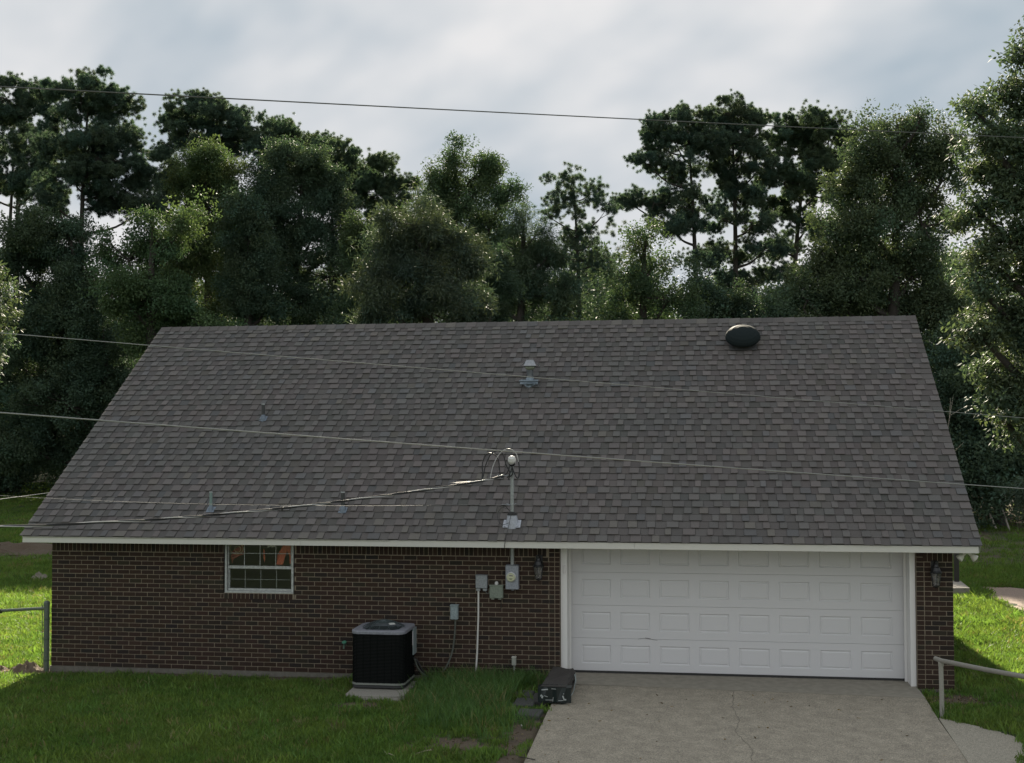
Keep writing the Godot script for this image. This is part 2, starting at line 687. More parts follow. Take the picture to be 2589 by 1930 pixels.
	put("room_lining", inn, mat(Color(0.30, 0.28, 0.25), 0.9), house)

	build_roof(house)
	build_garage_door(house)
	build_window(house)


func on_roof(x: float, up: float, off: float) -> Vector3:
	# a point of the front slope: x along the eave, up the slope from the eave, off the deck
	var s := Vector2(RIDGE_Y - EAVE_Y, EAVE_Z - RIDGE_Z)
	var l := s.length()
	var sl := Vector3(0, s.x / l, -s.y / l)
	var nn := Vector3(0, s.y / l, s.x / l)
	return Vector3(x, EAVE_Y, EAVE_Z) + sl * up + nn * off


func roof_basis() -> Basis:
	# x along the eave, y off the slope, z down the slope
	var o := on_roof(0, 0, 0)
	return Basis(Vector3.RIGHT, on_roof(0, 0, 1) - o, o - on_roof(0, 1, 0))


func shingle_tone(x: float, up: float) -> Color:
	var mauve := 0.5 + 0.9 * patchy.get_noise_2d(x * 0.9 + 60.0, up * 1.6) + 0.030 * (x - 6.5)
	var c := Color(0.118, 0.115, 0.109).lerp(Color(0.134, 0.119, 0.113), clampf(mauve + rng.randf_range(-0.45, 0.45), 0.0, 1.0))
	var t := rng.randf()
	if t < 0.05:
		c = c.lerp(Color(0.112, 0.118, 0.124), 0.5)
	elif t < 0.10:
		c = c.lerp(Color(0.135, 0.124, 0.104), 0.5)
	var k := 1.0
	t = rng.randf()
	if t < 0.26:
		k = 0.90
	elif t > 0.78:
		k = 1.09
	return jit(c * k * 1.12, 0.08)


func tab(g: Geo, x0: float, x1: float, up: float, ln: float, thick: float, cut: float) -> void:
	# one shingle tab: its lower edge stands off the course below, its upper edge runs under the next
	var lift := 0.010 + thick * 1.3
	var th := 0.004 + thick * 0.6
	var a := on_roof(x0, up, lift)
	var b := on_roof(x1, up + cut, lift)
	var c := on_roof(x1, up + ln, 0.0015)
	var d := on_roof(x0, up + ln, 0.0015)
	var dn := on_roof(0, 0, 0) - on_roof(0, 0, 1)
	g.quad(a, b, c, d)
	g.quad(a + dn * th, b + dn * th, b, a)
	g.quad(a, d, d + dn * 0.001, a + dn * th)
	g.quad(c, b, b + dn * th, c + dn * 0.001)
	g.quad(b + dn * th, a + dn * th, d + dn * 0.001, c + dn * 0.001)


func build_roof(house: Node3D) -> void:
	var deck := Geo.new()
	var sl := Vector2(RIDGE_Y - EAVE_Y, EAVE_Z - RIDGE_Z).length()
	var rb := roof_basis()
	deck.box(Transform3D(rb, on_roof((ROOF_L + ROOF_R) * 0.5, sl * 0.5, -0.05)), Vector3(ROOF_R - ROOF_L - 0.04, 0.094, sl - 0.01))
	var back := Basis(Vector3.RIGHT, Vector3(0, rb.y.y, -rb.y.z), Vector3(0, rb.z.y, -rb.z.z))
	var mid := on_roof((ROOF_L + ROOF_R) * 0.5, sl * 0.5, -0.05)
	mid.z = 2.0 * RIDGE_Z - mid.z
	deck.box(Transform3D(back, mid), Vector3(ROOF_R - ROOF_L - 0.04, 0.12, sl + 0.02))
	var roof := put("roof", deck, mat(Color(0.07, 0.068, 0.066), 0.95, "granule", 4.0), house)
	var trim := Geo.new()
	for x in [ROOF_L, ROOF_R - 0.022]:
		trim.box(Transform3D(rb, on_roof(x + 0.011, sl * 0.5, -0.07)), Vector3(0.022, 0.13, sl - 0.02))
		var q := on_roof(x + 0.011, sl * 0.5, -0.07)
		q.z = 2.0 * RIDGE_Z - q.z
		trim.box(Transform3D(back, q), Vector3(0.022, 0.13, sl - 0.02))
	var white := mat(Color(0.50, 0.50, 0.47), 0.6, "soft", 1.5)
	put("rake_board", trim, white, house)
	var fa := Geo.new()
	var fx := ROOF_L + 0.02
	for e in [4.05, 8.9, ROOF_R - 0.03]:
		fa.slab(Vector3(fx, SOFFIT - 0.004, EAVE_Z - 0.022), Vector3(e - 0.002, EAVE_Y - 0.012, EAVE_Z - 0.002), 0.002)
		fx = e
	var fascia_mat := mat(Color(0.58, 0.575, 0.53), 0.55)
	put("fascia", fa, fascia_mat, house)
	var de := Geo.new()
	de.slab(Vector3(ROOF_L + 0.03, EAVE_Y - 0.024, EAVE_Z + 0.001), Vector3(5.38, EAVE_Y - 0.010, EAVE_Z + 0.012), 0.003)
	put("drip_edge", de, mat(Color(0.50, 0.49, 0.43), 0.4, "soft", 2.0), house)
	var so := Geo.new()
	so.slab(Vector3(ROOF_L + 0.03, SOFFIT, 0.0), Vector3(ROOF_R - 0.03, SOFFIT + 0.015, EAVE_Z - 0.024))
	so.slab(Vector3(ROOF_L + 0.03, SOFFIT, -9.2), Vector3(-0.004, SOFFIT + 0.015, -0.004))
	so.slab(Vector3(WALL_R + 0.004, SOFFIT, -9.2), Vector3(ROOF_R - 0.03, SOFFIT + 0.015, -0.004))
	put("soffit", so, white, house)

	var sh_all := rough_relief(mat(Color(1.25, 1.25, 1.25), 0.95, "granule", 7.0), "granule", 0.3)
	var sh_mats := []
	var courses := 38
	var ex := (sl - 0.09) / courses
	var rest := Geo.new()
	var singles := []
	for i in courses:
		var x := ROOF_L - 0.012
		var heavy := false
		while x < ROOF_R + 0.005:
			var w := rng.randf_range(0.085, 0.165) if heavy else rng.randf_range(0.075, 0.175)
			var x1 := minf(x + w, ROOF_R + 0.012)
			if ROOF_R - x1 < 0.06:
				x1 = ROOF_R + 0.012
			heavy = not heavy
			var up := i * ex - 0.02 + rng.randf_range(-0.003, 0.003) + 0.006 * bumps.get_noise_2d(x * 0.8, i * 7.0)
			var thick := (0.010 if heavy else 0.0) + rng.randf_range(0.0, 0.003)
			var tone := shingle_tone(x, up) * (1.11 if heavy else 0.84)
			singles.append([x, x1, up, thick, tone, i, heavy])
			x = x1 + rng.randf_range(0.002, 0.005)
	singles.sort_custom(func(a, b): return a[2] * 2.2 + absf(a[0] - 9.8) * 0.12 < b[2] * 2.2 + absf(b[0] - 9.8) * 0.12)
	for k in 12:
		sh_mats.append(rough_relief(mat(shingle_tone(rng.randf() * 13.0, 0.4) * 1.25 * (1.11 if k < 6 else 0.84), 0.95, "granule", 7.0), "granule", 0.3))
	for i in singles.size():
		var s: Array = singles[i]
		if i < 300:
			var g := Geo.new()
			tab(g, s[0], s[1], s[2], ex + 0.035, s[3], rng.randf_range(-0.002, 0.002))
			put("shingle", g, sh_mats[rng.randi() % 6 + (0 if s[6] else 6)], roof)
		else:
			rest.col = s[4]
			tab(rest, s[0], s[1], s[2], ex + 0.035, s[3], rng.randf_range(-0.002, 0.002))
	put("shingles", rest, sh_all, roof).set_meta("kind", "stuff")
	# ridge caps, folded over the ridge and lapped one over the next
	var x := ROOF_L - 0.01
	var k := 0
	while x < ROOF_R:
		var g := Geo.new()
		var x1 := minf(x + 0.215, ROOF_R + 0.012)
		var l0 := 0.012
		var l1 := 0.022
		for sgn in [1.0, -1.0]:
			var pts := []
			for e in [[x, l0], [x1, l1]]:
				for u in [sl - 0.155, sl + 0.004]:
					var q := on_roof(e[0], u, e[1])
					if sgn < 0.0:
						q.z = 2.0 * RIDGE_Z - q.z
					pts.append(q)
			var dn := Vector3(0, -0.009, 0)
			var c: Vector3 = (pts[0] + pts[3]) * 0.5 + Vector3(0, -1.0, -sgn)
			g.face([pts[0], pts[2], pts[3], pts[1]], c)
			g.face([pts[0], pts[2], pts[2] + dn, pts[0] + dn], c)
			g.face([pts[2], pts[3], pts[3] + dn, pts[2] + dn], pts[0])
		put("ridge_shingle", g, sh_mats[rng.randi() % 12], roof)
		x += 0.19
		k += 1


func build_garage_door(house: Node3D) -> void:
	var paint := mat(Color(0.63, 0.63, 0.64), 0.5)
	var jm := mat(Color(0.74, 0.735, 0.72), 0.5)
	var j := Geo.new()
	j.slab(Vector3(DOOR_L + 0.002, 0.03, -0.45), Vector3(DOOR_L + 0.095, SOFFIT + 0.02, -0.06), 0.003)
	j.slab(Vector3(DOOR_R - 0.078, 0.015, -0.45), Vector3(DOOR_R - 0.002, SOFFIT + 0.02, -0.06), 0.003)
	j.slab(Vector3(DOOR_L + 0.096, 0.035, -0.36), Vector3(DOOR_L + 0.125, SOFFIT + 0.02, -0.335), 0.002)
	j.slab(Vector3(DOOR_R - 0.115, 0.03, -0.36), Vector3(DOOR_R - 0.079, SOFFIT + 0.02, -0.335), 0.002)
	put("door_jamb", j, jm, house)
	var head := Geo.new()
	head.slab(Vector3(DOOR_L, SOFFIT - 0.001, -0.5), Vector3(DOOR_R, 2.3, -0.21))
	put("door_header", head, jm, house)
	var x0 := DOOR_L + 0.1
	var x1 := DOOR_R - 0.1
	var seal := Geo.new()
	seal.slab(Vector3(x0, 0.028, -0.44), Vector3(x1, 0.062, -0.385))
	var door := put("garage_door", seal, mat(Color(0.03, 0.03, 0.03), 0.8), house)
	var h := 0.478
	for r in 4:
		var y0 := 0.055 + r * h
		var y1 := y0 + h - 0.0035
		var s := Geo.new()
		var zf := -0.40
		# the section is a sheet with eight pressed recesses: bands between them, sloping rims, flat floors
		var ya := y0 + 0.110
		var yb := y1 - 0.098
		s.quad(Vector3(x0, y0, zf), Vector3(x1, y0, zf), Vector3(x1, ya, zf), Vector3(x0, ya, zf))
		s.quad(Vector3(x0, yb, zf), Vector3(x1, yb, zf), Vector3(x1, y1, zf), Vector3(x0, y1, zf))
		s.quad(Vector3(x0, y1, zf), Vector3(x1, y1, zf), Vector3(x1, y1 + 0.002, zf - 0.04), Vector3(x0, y1 + 0.002, zf - 0.04))
		s.quad(Vector3(x0, y0, zf - 0.04), Vector3(x1, y0, zf - 0.04), Vector3(x1, y0, zf), Vector3(x0, y0, zf))
		var px := x0
		for k in 8:
			var cx := x0 + 0.385 + k * 0.566
			var a := cx - 0.215
			var b := cx + 0.215
			s.quad(Vector3(px, ya, zf), Vector3(a, ya, zf), Vector3(a, yb, zf), Vector3(px, yb, zf))
			px = b
			var o := [Vector3(a, ya, zf), Vector3(b, ya, zf), Vector3(b, yb, zf), Vector3(a, yb, zf)]
			var m := 0.012
			var dp := 0.013
			var inn := [Vector3(a + m, ya + m, zf - dp), Vector3(b - m, ya + m, zf - dp), Vector3(b - m, yb - m, zf - dp), Vector3(a + m, yb - m, zf - dp)]
			for e in 4:
				s.quad(o[e], o[(e + 1) % 4], inn[(e + 1) % 4], inn[e])
			s.quad(inn[0], inn[1], inn[2], inn[3])
			var p := Geo.new()
			var w := 0.016
			var out := []
			var top := []
			for e in 4:
				var sg := Vector3(1 if e == 0 or e == 3 else -1, 1 if e < 2 else -1, 0)
				out.append(inn[e] + sg * 0.008)
				top.append(inn[e] + sg * (0.008 + w) + Vector3(0, 0, 0.008))
			for e in 4:
				p.quad(out[e], out[(e + 1) % 4], top[(e + 1) % 4], top[e])
			p.quad(top[0], top[1], top[2], top[3])
			put("panel", p, paint, door)
		s.quad(Vector3(px, ya, zf), Vector3(x1, ya, zf), Vector3(x1, yb, zf), Vector3(px, yb, zf))
		# faint pressed lines along the bottom rail
		for e in [0.035, 0.052, 0.070]:
			s.slab(Vector3(x0 + 0.02, y0 + e, zf - 0.001), Vector3(x1 - 0.02, y0 + e + 0.006, zf + 0.0012))
		put("door_section", s, paint, door)
	var dent := Geo.new()
	for k in 14:
		var a := k / 14.0
		dent.slab(Vector3(8.90 + a * 0.28, 0.530 + 0.012 * sin(a * 5.0), -0.399), Vector3(8.90 + a * 0.28 + 0.022, 0.533 + 0.012 * sin(a * 5.0) + (0.006 if k > 4 and k < 9 else 0.0), -0.3965))
	put("scrape", dent, mat(Color(0.13, 0.125, 0.12), 0.8), door)
	var key := Geo.new()
	key.slab(Vector3(DOOR_L + 0.05, 1.50, -0.062), Vector3(DOOR_L + 0.075, 1.62, -0.035), 0.006)
	put("door_sensor", key, mat(Color(0.72, 0.70, 0.70), 0.4), house)


func build_window(house: Node3D) -> void:
	var vinyl := mat(Color(0.53, 0.555, 0.54), 0.4, "soft", 2.0)
	var dull := mat(Color(0.26, 0.28, 0.27), 0.5)
	var x0 := 2.765
	var x1 := 3.832
	var y0 := 1.148
	var y1 := SOFFIT + 0.06
	var fr := Geo.new()
	for r in [[x0, y0, x0 + 0.032, y1], [x1 - 0.030, y0, x1, y1], [x0, y0, x1, y0 + 0.030]]:
		fr.slab(Vector3(r[0], r[1], -0.12), Vector3(r[2], r[3], -0.012 if r[2] - r[0] < 0.5 else -0.010), 0.003)
	var win := put("window", fr, vinyl, house)
	var rails := Geo.new()
	rails.slab(Vector3(x0 + 0.039, 1.506, -0.09), Vector3(x1 - 0.031, 1.551, -0.03), 0.004)
	rails.slab(Vector3(x0 + 0.039, y0 + 0.031, -0.105), Vector3(x1 - 0.031, y0 + 0.062, -0.045), 0.004)
	for x in [x0 + 0.039, x1 - 0.049]:
		rails.slab(Vector3(x, y0 + 0.063, -0.10), Vector3(x + 0.018, 1.502, -0.055), 0.002)
		rails.slab(Vector3(x, 1.556, -0.07), Vector3(x + 0.012, y1, -0.035), 0.002)
	put("sash_frame", rails, vinyl, win)
	var glass := StandardMaterial3D.new()
	glass.albedo_color = Color(0.3, 0.36, 0.34, 0.03)
	glass.transparency = BaseMaterial3D.TRANSPARENCY_ALPHA
	glass.roughness = 0.02
	for r in [[1.185, 1.503, -0.078], [1.555, y1, -0.052]]:
		var xa := x0 + 0.05
		var wd := (x1 - x0 - 0.09) / 4.0
		for c in 4:
			var ymid: float = (r[0] + r[1]) * 0.5 if r[0] < 1.4 else 1.735
			for e in [[r[0], ymid], [ymid, r[1]]]:
				var p := Geo.new()
				p.quad(Vector3(xa + c * wd, e[0], r[2]), Vector3(xa + c * wd + wd, e[0], r[2]), Vector3(xa + c * wd + wd, e[1], r[2]), Vector3(xa + c * wd, e[1], r[2]))
				put("pane", p, glass, win)
	for r in [[1.21, 1.503, -0.084, 0.006], [1.555, y1, -0.046, 0.009]]:
		var wd := (x1 - x0 - 0.09) / 4.0
		for c in range(1, 4):
			var m := Geo.new()
			var x := x0 + 0.05 + c * wd
			m.slab(Vector3(x - r[3] * 0.5, r[0], r[2] - 0.004), Vector3(x + r[3] * 0.5, r[1], r[2] + 0.003))
			put("muntin", m, vinyl if r[0] > 1.4 else dull, win)
		var m2 := Geo.new()
		var ym: float = (1.185 + 1.503) * 0.5 if r[0] < 1.4 else 1.735
		m2.slab(Vector3(x0 + 0.05, ym - r[3] * 0.4, r[2] - 0.003), Vector3(x1 - 0.045, ym + r[3] * 0.4, r[2] + 0.002))
		put("muntin", m2, vinyl if r[0] > 1.4 else dull, win)


func sheet(g: Geo, pts: Array, thick: float) -> void:
	# a hanging piece of cloth: an outline in the plane of the window with soft folds and a real thickness
	var poly := PackedVector2Array(pts)
	var tri := Geometry2D.triangulate_polygon(poly)
	var at := func(q: Vector2, s: float) -> Vector3: return Vector3(q.x, q.y, s + 0.018 * sin(q.x * 48.0 + q.y * 9.0))
	for s in [0.0, -thick]:
		for i in range(0, tri.size(), 3):
			g.face([at.call(poly[tri[i]], s), at.call(poly[tri[i + 1]], s), at.call(poly[tri[i + 2]], s)], at.call(poly[tri[i]], -thick * 0.5))
	for i in poly.size():
		var a := poly[i]
		var b := poly[(i + 1) % poly.size()]
		var mid := (poly[tri[0]] + poly[tri[1]] + poly[tri[2]]) / 3.0
		g.face([at.call(a, 0.0), at.call(b, 0.0), at.call(b, -thick), at.call(a, -thick)], Vector3(mid.x, mid.y, -thick * 0.5))


# ---------------------------------------------------------------- fittings on the roof and the wall
func vent_pipe(x: float, up: float, tall: float, r: float, label: String, pipe: Material, boot: Material) -> void:
	var base := on_roof(x, up, 0.018)
	var t := thing("plumbing_vent", label, "roof vent", base, "plumbing vents on the roof")
	var rb := roof_basis()
	var g := Geo.new()
	g.box(Transform3D(rb, Vector3(0, 0.002, 0)), Vector3(0.125, 0.004, 0.13), 0.001)
	g.lathe(Transform3D(Basis(), Vector3(0, -0.05, 0)), [Vector2(r + 0.022, 0.0), Vector2(r + 0.014, 0.07), Vector2(r + 0.006, 0.11), Vector2(r + 0.003, 0.115)], 14)
	put("boot", g, boot, t)
	var p := Geo.new()
	p.lathe(Transform3D(), [Vector2(r, -0.05), Vector2(r, tall), Vector2(r - 0.006, tall + 0.002), Vector2(r - 0.008, tall - 0.05), Vector2(0.0, tall - 0.05)], 14)
	put("pipe", p, pipe, t)
	p = Geo.new()
	p.lathe(Transform3D(), [Vector2(r + 0.002, tall - 0.012), Vector2(r + 0.002, tall + 0.004), Vector2(r - 0.008, tall + 0.005)], 14)
	put("rim", p, mat(Color(0.34, 0.36, 0.36), 0.5), t)


func lantern(x: float, y: float, label: String) -> void:
	var t := thing("wall_lantern", label, "wall lamp", Vector3(x, y, 0.0), "carriage lanterns beside the garage door")
	t.scale = Vector3.ONE * 1.14
	var black := mat(Color(0.018, 0.019, 0.021), 0.35)
	var g := Geo.new()
	g.box(Transform3D(Basis(), Vector3(0, 0.11, 0.010)), Vector3(0.085, 0.15, 0.02), 0.006)
	g.tube([Vector3(0, 0.15, 0.02), Vector3(0, 0.185, 0.045), Vector3(0, 0.195, 0.075), Vector3(0, 0.17, 0.09)], 0.008, 8)
	put("bracket", g, black, t)
	var ax := Transform3D(Basis(), Vector3(0, 0, 0.09))
	var roofy := Geo.new()
	roofy.lathe(ax, [Vector2(0.070, 0.045), Vector2(0.072, 0.055), Vector2(0.058, 0.075), Vector2(0.045, 0.115), Vector2(0.030, 0.125), Vector2(0.024, 0.150), Vector2(0.010, 0.160), Vector2(0.011, 0.180), Vector2(0.0, 0.186)], 8)
	roofy.lathe(ax, [Vector2(0.0, 0.045), Vector2(0.070, 0.045)], 8)
	put("hood", roofy, black, t)
	var bars := Geo.new()
	for k in 6:
		var a := TAU * (k + 0.5) / 6.0
		bars.tube([Vector3(cos(a) * 0.062, 0.045, 0.09 + sin(a) * 0.062), Vector3(cos(a) * 0.038, -0.11, 0.09 + sin(a) * 0.038)], 0.004, 5)
	bars.lathe(ax, [Vector2(0.0, -0.135), Vector2(0.014, -0.128), Vector2(0.040, -0.112), Vector2(0.042, -0.104), Vector2(0.0, -0.102)], 8)
	put("cage", bars, black, t)
	var glass := mat(Color(0.42, 0.42, 0.38), 0.22)
	glass.albedo_color.a = 0.10
	glass.transparency = BaseMaterial3D.TRANSPARENCY_ALPHA
	glass.vertex_color_use_as_albedo = false
	for k in 6:
		var a := TAU * (k + 0.5) / 6.0
		var b := TAU * (k + 1.5) / 6.0
		var p := Geo.new()
		p.quad(Vector3(cos(b) * 0.036, -0.10, 0.09 + sin(b) * 0.036), Vector3(cos(a) * 0.036, -0.10, 0.09 + sin(a) * 0.036), Vector3(cos(a) * 0.060, 0.044, 0.09 + sin(a) * 0.060), Vector3(cos(b) * 0.060, 0.044, 0.09 + sin(b) * 0.060))
		put("pane", p, glass, t)
	var bulb := Geo.new()
	bulb.lathe(Transform3D(Basis(), Vector3(0, -0.06, 0.09)), [Vector2(0.012, 0.10), Vector2(0.014, 0.06), Vector2(0.026, 0.03), Vector2(0.024, 0.008), Vector2(0.0, 0.0)], 10)
	put("bulb", bulb, mat(Color(0.14, 0.14, 0.13), 0.3), t)


func build_fittings() -> void:
	var galv := mat(Color(0.36, 0.38, 0.40), 0.45, "soft", 3.0, 0.6)
	var lead := mat(Color(0.20, 0.245, 0.30), 0.5, "soft", 3.0, 0.3)
	var dark_pipe := mat(Color(0.042, 0.045, 0.045), 0.6)
	var green_pipe := mat(Color(0.17, 0.245, 0.225), 0.6)
	var tinned := mat(Color(0.42, 0.45, 0.50), 0.45, "soft", 3.0, 0.2)
	var sl := Vector2(RIDGE_Y - EAVE_Y, EAVE_Z - RIDGE_Z).length()
	vent_pipe(2.60, 3.01, 0.245, 0.028, "thin dark pipe vent high on the left part of the roof", dark_pipe, lead)
	vent_pipe(2.48, 0.62, 0.27, 0.022, "greenish pipe vent low on the roof, left of the dark one above the eave", green_pipe, lead)
	vent_pipe(4.54, 0.63, 0.27, 0.030, "dark pipe vent low on the roof crossed by the service cable", dark_pipe, lead)

	# flue with a louvred cap
	var fb := on_roof(6.985, 4.05, 0.016)
	var flue := thing("flue_vent", "galvanised flue with a peaked cap in the middle of the roof", "roof vent", fb)
	var rb := roof_basis()
	var g := Geo.new()
	g.box(Transform3D(rb, Vector3(0, 0.004, 0.10)), Vector3(0.30, 0.005, 0.14), 0.001)
	g.box(Transform3D(rb, Vector3(0, 0.014, 0.175)), Vector3(0.32, 0.026, 0.02), 0.004)
	g.lathe(Transform3D(Basis(), Vector3(0, -0.12, 0)), [Vector2(0.125, 0.0), Vector2(0.095, 0.12), Vector2(0.066, 0.19), Vector2(0.060, 0.20)], 18)
	put("flashing", g, mat(Color(0.25, 0.31, 0.36), 0.4, "soft", 3.0, 0.4), flue)
	g = Geo.new()
	g.lathe(Transform3D(), [Vector2(0.056, -0.1), Vector2(0.056, 0.20)], 18)
	g.lathe(Transform3D(), [Vector2(0.062, 0.19), Vector2(0.062, 0.208), Vector2(0.056, 0.21)], 18)
	put("pipe", g, mat(Color(0.15, 0.165, 0.18), 0.5, "soft", 3.0, 0.3), flue)
	g = Geo.new()
	g.lathe(Transform3D(), [Vector2(0.0, 0.21), Vector2(0.05, 0.21), Vector2(0.085, 0.235), Vector2(0.085, 0.255), Vector2(0.04, 0.29), Vector2(0.0, 0.29)], 12)
	put("cap_core", g, mat(Color(0.30, 0.33, 0.25), 0.5), flue)
	for k in 4:
		var hood := Geo.new()
		var a := PI * 0.5 * k + 0.12
		var bx := Basis(Vector3.UP, a)
		var i0 := bx * Vector3(-0.062, 0.372, 0.050)
		var i1 := bx * Vector3(0.062, 0.372, 0.050)
		var o0 := bx * Vector3(-0.105, 0.275, 0.165)
		var o1 := bx * Vector3(0.105, 0.275, 0.165)
		var dn := Vector3(0, -0.006, 0)
		hood.quad(o0, o1, i1, i0)
		hood.quad(i0 + dn, i1 + dn, o1 + dn, o0 + dn)
		hood.quad(o0 + dn, o1 + dn, o1, o0)
		hood.quad(i0, i0 + dn, o0 + dn, o0)
		hood.quad(o1, o1 + dn, i1 + dn, i1)
		put("cap_flap", hood, galv, flue)
	g = Geo.new()
	g.box(Transform3D(Basis(Vector3.UP, 0.12), Vector3(0, 0.375, 0)), Vector3(0.124, 0.008, 0.10), 0.002)
	put("cap_top", g, galv, flue)

	# powered attic vent: a low dome on a short throat
	var db := on_roof(10.555, 5.34 - 0.12, 0.016)
	var dome := thing("attic_vent", "black domed attic vent near the right end of the ridge", "roof vent", db)
	var dk := mat(Color(0.018, 0.024, 0.025), 0.7)
	dk.metallic_specular = 0.1
	g = Geo.new()
	g.box(Transform3D(rb, Vector3(0, 0.003, 0.02)), Vector3(0.46, 0.006, 0.46), 0.001)
	put("flashing", g, mat(Color(0.055, 0.055, 0.055), 0.7), dome)
	var dt := Transform3D(Basis(Vector3.RIGHT, 0.60).scaled(Vector3.ONE * 1.08), Vector3(0, 0.01, 0.0))
	g = Geo.new()
	g.lathe(dt, [Vector2(0.19, -0.16), Vector2(0.19, 0.13)], 28)
	put("throat", g, mat(Color(0.02, 0.022, 0.022), 0.6), dome)
	g = Geo.new()
	g.lathe(dt, [Vector2(0.19, 0.075), Vector2(0.262, 0.07), Vector2(0.274, 0.085), Vector2(0.277, 0.11), Vector2(0.268, 0.145), Vector2(0.235, 0.190), Vector2(0.17, 0.224), Vector2(0.09, 0.242), Vector2(0.0, 0.248)], 36)
	put("dome", g, dk, dome)

	# service mast through the eave, with its head and drip loops
	var mast := thing("service_mast", "grey service mast with a weather head rising through the lower roof", "utility mast", Vector3(7.125, 2.05, 0.045))
	var pvc := mat(Color(0.36, 0.39, 0.385), 0.45, "soft", 3.0)
	g = Geo.new()
	g.tube([Vector3(0, -0.46, 0), Vector3(0, 0.10, 0), Vector3(0, 1.02, 0)], 0.026, 14)
	put("riser", g, pvc, mast)
	g = Geo.new()
	g.lathe(Transform3D(Basis(Vector3.RIGHT, 0.5), Vector3(0, 1.02, -0.015)), [Vector2(0.03, -0.02), Vector2(0.05, 0.02), Vector2(0.060, 0.07), Vector2(0.048, 0.115), Vector2(0.02, 0.137), Vector2(0.0, 0.14)], 16)
	put("weather_head", g, mat(Color(0.62, 0.62, 0.60), 0.45), mast)
	g = Geo.new()
	g.lathe(Transform3D(Basis(Vector3.RIGHT, 0.9), Vector3(0, 1.035, 0.01)), [Vector2(0.0, -0.02), Vector2(0.044, -0.02), Vector2(0.05, 0.035)], 14)
	put("head_throat", g, mat(Color(0.012, 0.012, 0.012), 0.6), mast)
	g = Geo.new()
	var mb := on_roof(7.125, 0.345, 0.024) - mast.position
	g.box(Transform3D(rb, mb), Vector3(0.255, 0.006, 0.17), 0.002)
	for pnt in [[-0.10, 0.0], [0.085, 0.0]]:
		g.box(Transform3D(rb, mb + rb * Vector3(pnt[0], 0.008, 0.06)), Vector3(0.03, 0.012, 0.02), 0.003)
	g.lathe(Transform3D(Basis(), Vector3(0, 0.10, 0.0)), [Vector2(0.100, 0.0), Vector2(0.088, 0.09), Vector2(0.070, 0.195), Vector2(0.05, 0.21)], 18)
	put("boot", g, mat(Color(0.47, 0.50, 0.56), 0.45, "soft", 4.0), mast)
	g = Geo.new()
	g.lathe(Transform3D(Basis(), Vector3(0, 0.29, 0.0)), [Vector2(0.076, 0.0), Vector2(0.062, 0.03), Vector2(0.03, 0.05)], 16)
	put("seal", g, mat(Color(0.02, 0.02, 0.02), 0.8), mast)
	var rubber := mat(Color(0.012, 0.013, 0.014), 0.45)
	var loops := [
		[Vector3(-0.02, 1.03, 0.03), Vector3(-0.05, 0.93, 0.05), Vector3(-0.10, 0.86, 0.06), Vector3(-0.15, 0.84, 0.06), Vector3(-0.175, 0.95, 0.05), Vector3(-0.19, 1.08, 0.05), Vector3(-0.26, 1.17, 0.05), Vector3(-0.36, 1.17, 0.05), Vector3(-0.42, 1.05, 0.06), Vector3(-0.42, 0.90, 0.08), Vector3(-0.43, 0.80, 0.12), Vector3(-0.50, 0.765, 0.16), Vector3(-0.62, 0.755, 0.22)],
		[Vector3(0.0, 1.02, 0.035), Vector3(0.04, 0.90, 0.05), Vector3(0.08, 0.83, 0.05), Vector3(0.11, 0.86, 0.04), Vector3(0.11, 0.98, 0.03), Vector3(0.10, 1.06, 0.03)],
		[Vector3(0.01, 1.03, 0.03), Vector3(-0.01, 0.92, 0.06), Vector3(-0.06, 0.83, 0.07), Vector3(-0.02, 0.90, 0.06), Vector3(-0.08, 1.02, 0.05), Vector3(-0.12, 1.16, 0.04), Vector3(-0.20, 1.22, 0.04), Vector3(-0.30, 1.17, 0.05), Vector3(-0.38, 1.00, 0.06), Vector3(-0.41, 0.84, 0.10), Vector3(-0.46, 0.775, 0.14)],
		[Vector3(-0.01, 1.03, 0.03), Vector3(0.02, 0.90, 0.05), Vector3(-0.03, 0.84, 0.05), Vector3(-0.05, 0.80, 0.05)],
	]
	for l in loops:
		g = Geo.new()
		g.tube(smooth(l, 5), 0.0085, 7)
		put("drip_loop", g, rubber, mast)
	g = Geo.new()
	g.tube(smooth([Vector3(0.10, 1.06, 0.03), Vector3(0.07, 1.17, 0.03), Vector3(0.0, 1.235, 0.03), Vector3(-0.10, 1.235, 0.04), Vector3(-0.20, 1.14, 0.05), Vector3(-0.27, 0.98, 0.08), Vector3(-0.30, 0.83, 0.11)], 5), 0.0065, 7)
	put("neutral_wire", g, mat(Color(0.40, 0.40, 0.39), 0.4, "", 1.0, 0.5), mast)
	g = Geo.new()
	for s in [-1.0, 1.0]:
		g.box(Transform3D(Basis(Vector3.BACK, 0.35 * s), Vector3(0.04 * s - 0.01, 0.445, 0.015)), Vector3(0.07, 0.012, 0.02), 0.003)
	g.tube([Vector3(0.0, 0.435, 0.02), Vector3(-0.06, 0.44, 0.08), Vector3(-0.13, 0.452, 0.14)], 0.006, 6)
	g.tube([Vector3(0.0, 0.86, 0.02), Vector3(-0.05, 0.865, 0.08), Vector3(-0.10, 0.86, 0.12)], 0.008, 6)
	put("cable_clamp", g, galv, mast)
	g = Geo.new()
	g.tube(smooth([Vector3(-0.13, 0.452, 0.14), Vector3(-0.09, 0.43, 0.10), Vector3(-0.03, 0.36, 0.06), Vector3(-0.005, 0.32, 0.09), Vector3(-0.01, 0.24, 0.13), Vector3(-0.025, 0.14, 0.18), Vector3(-0.04, 0.04, 0.265), Vector3(-0.055, -0.05, 0.30), Vector3(-0.07, -0.16, 0.298)], 4), 0.0045, 6)
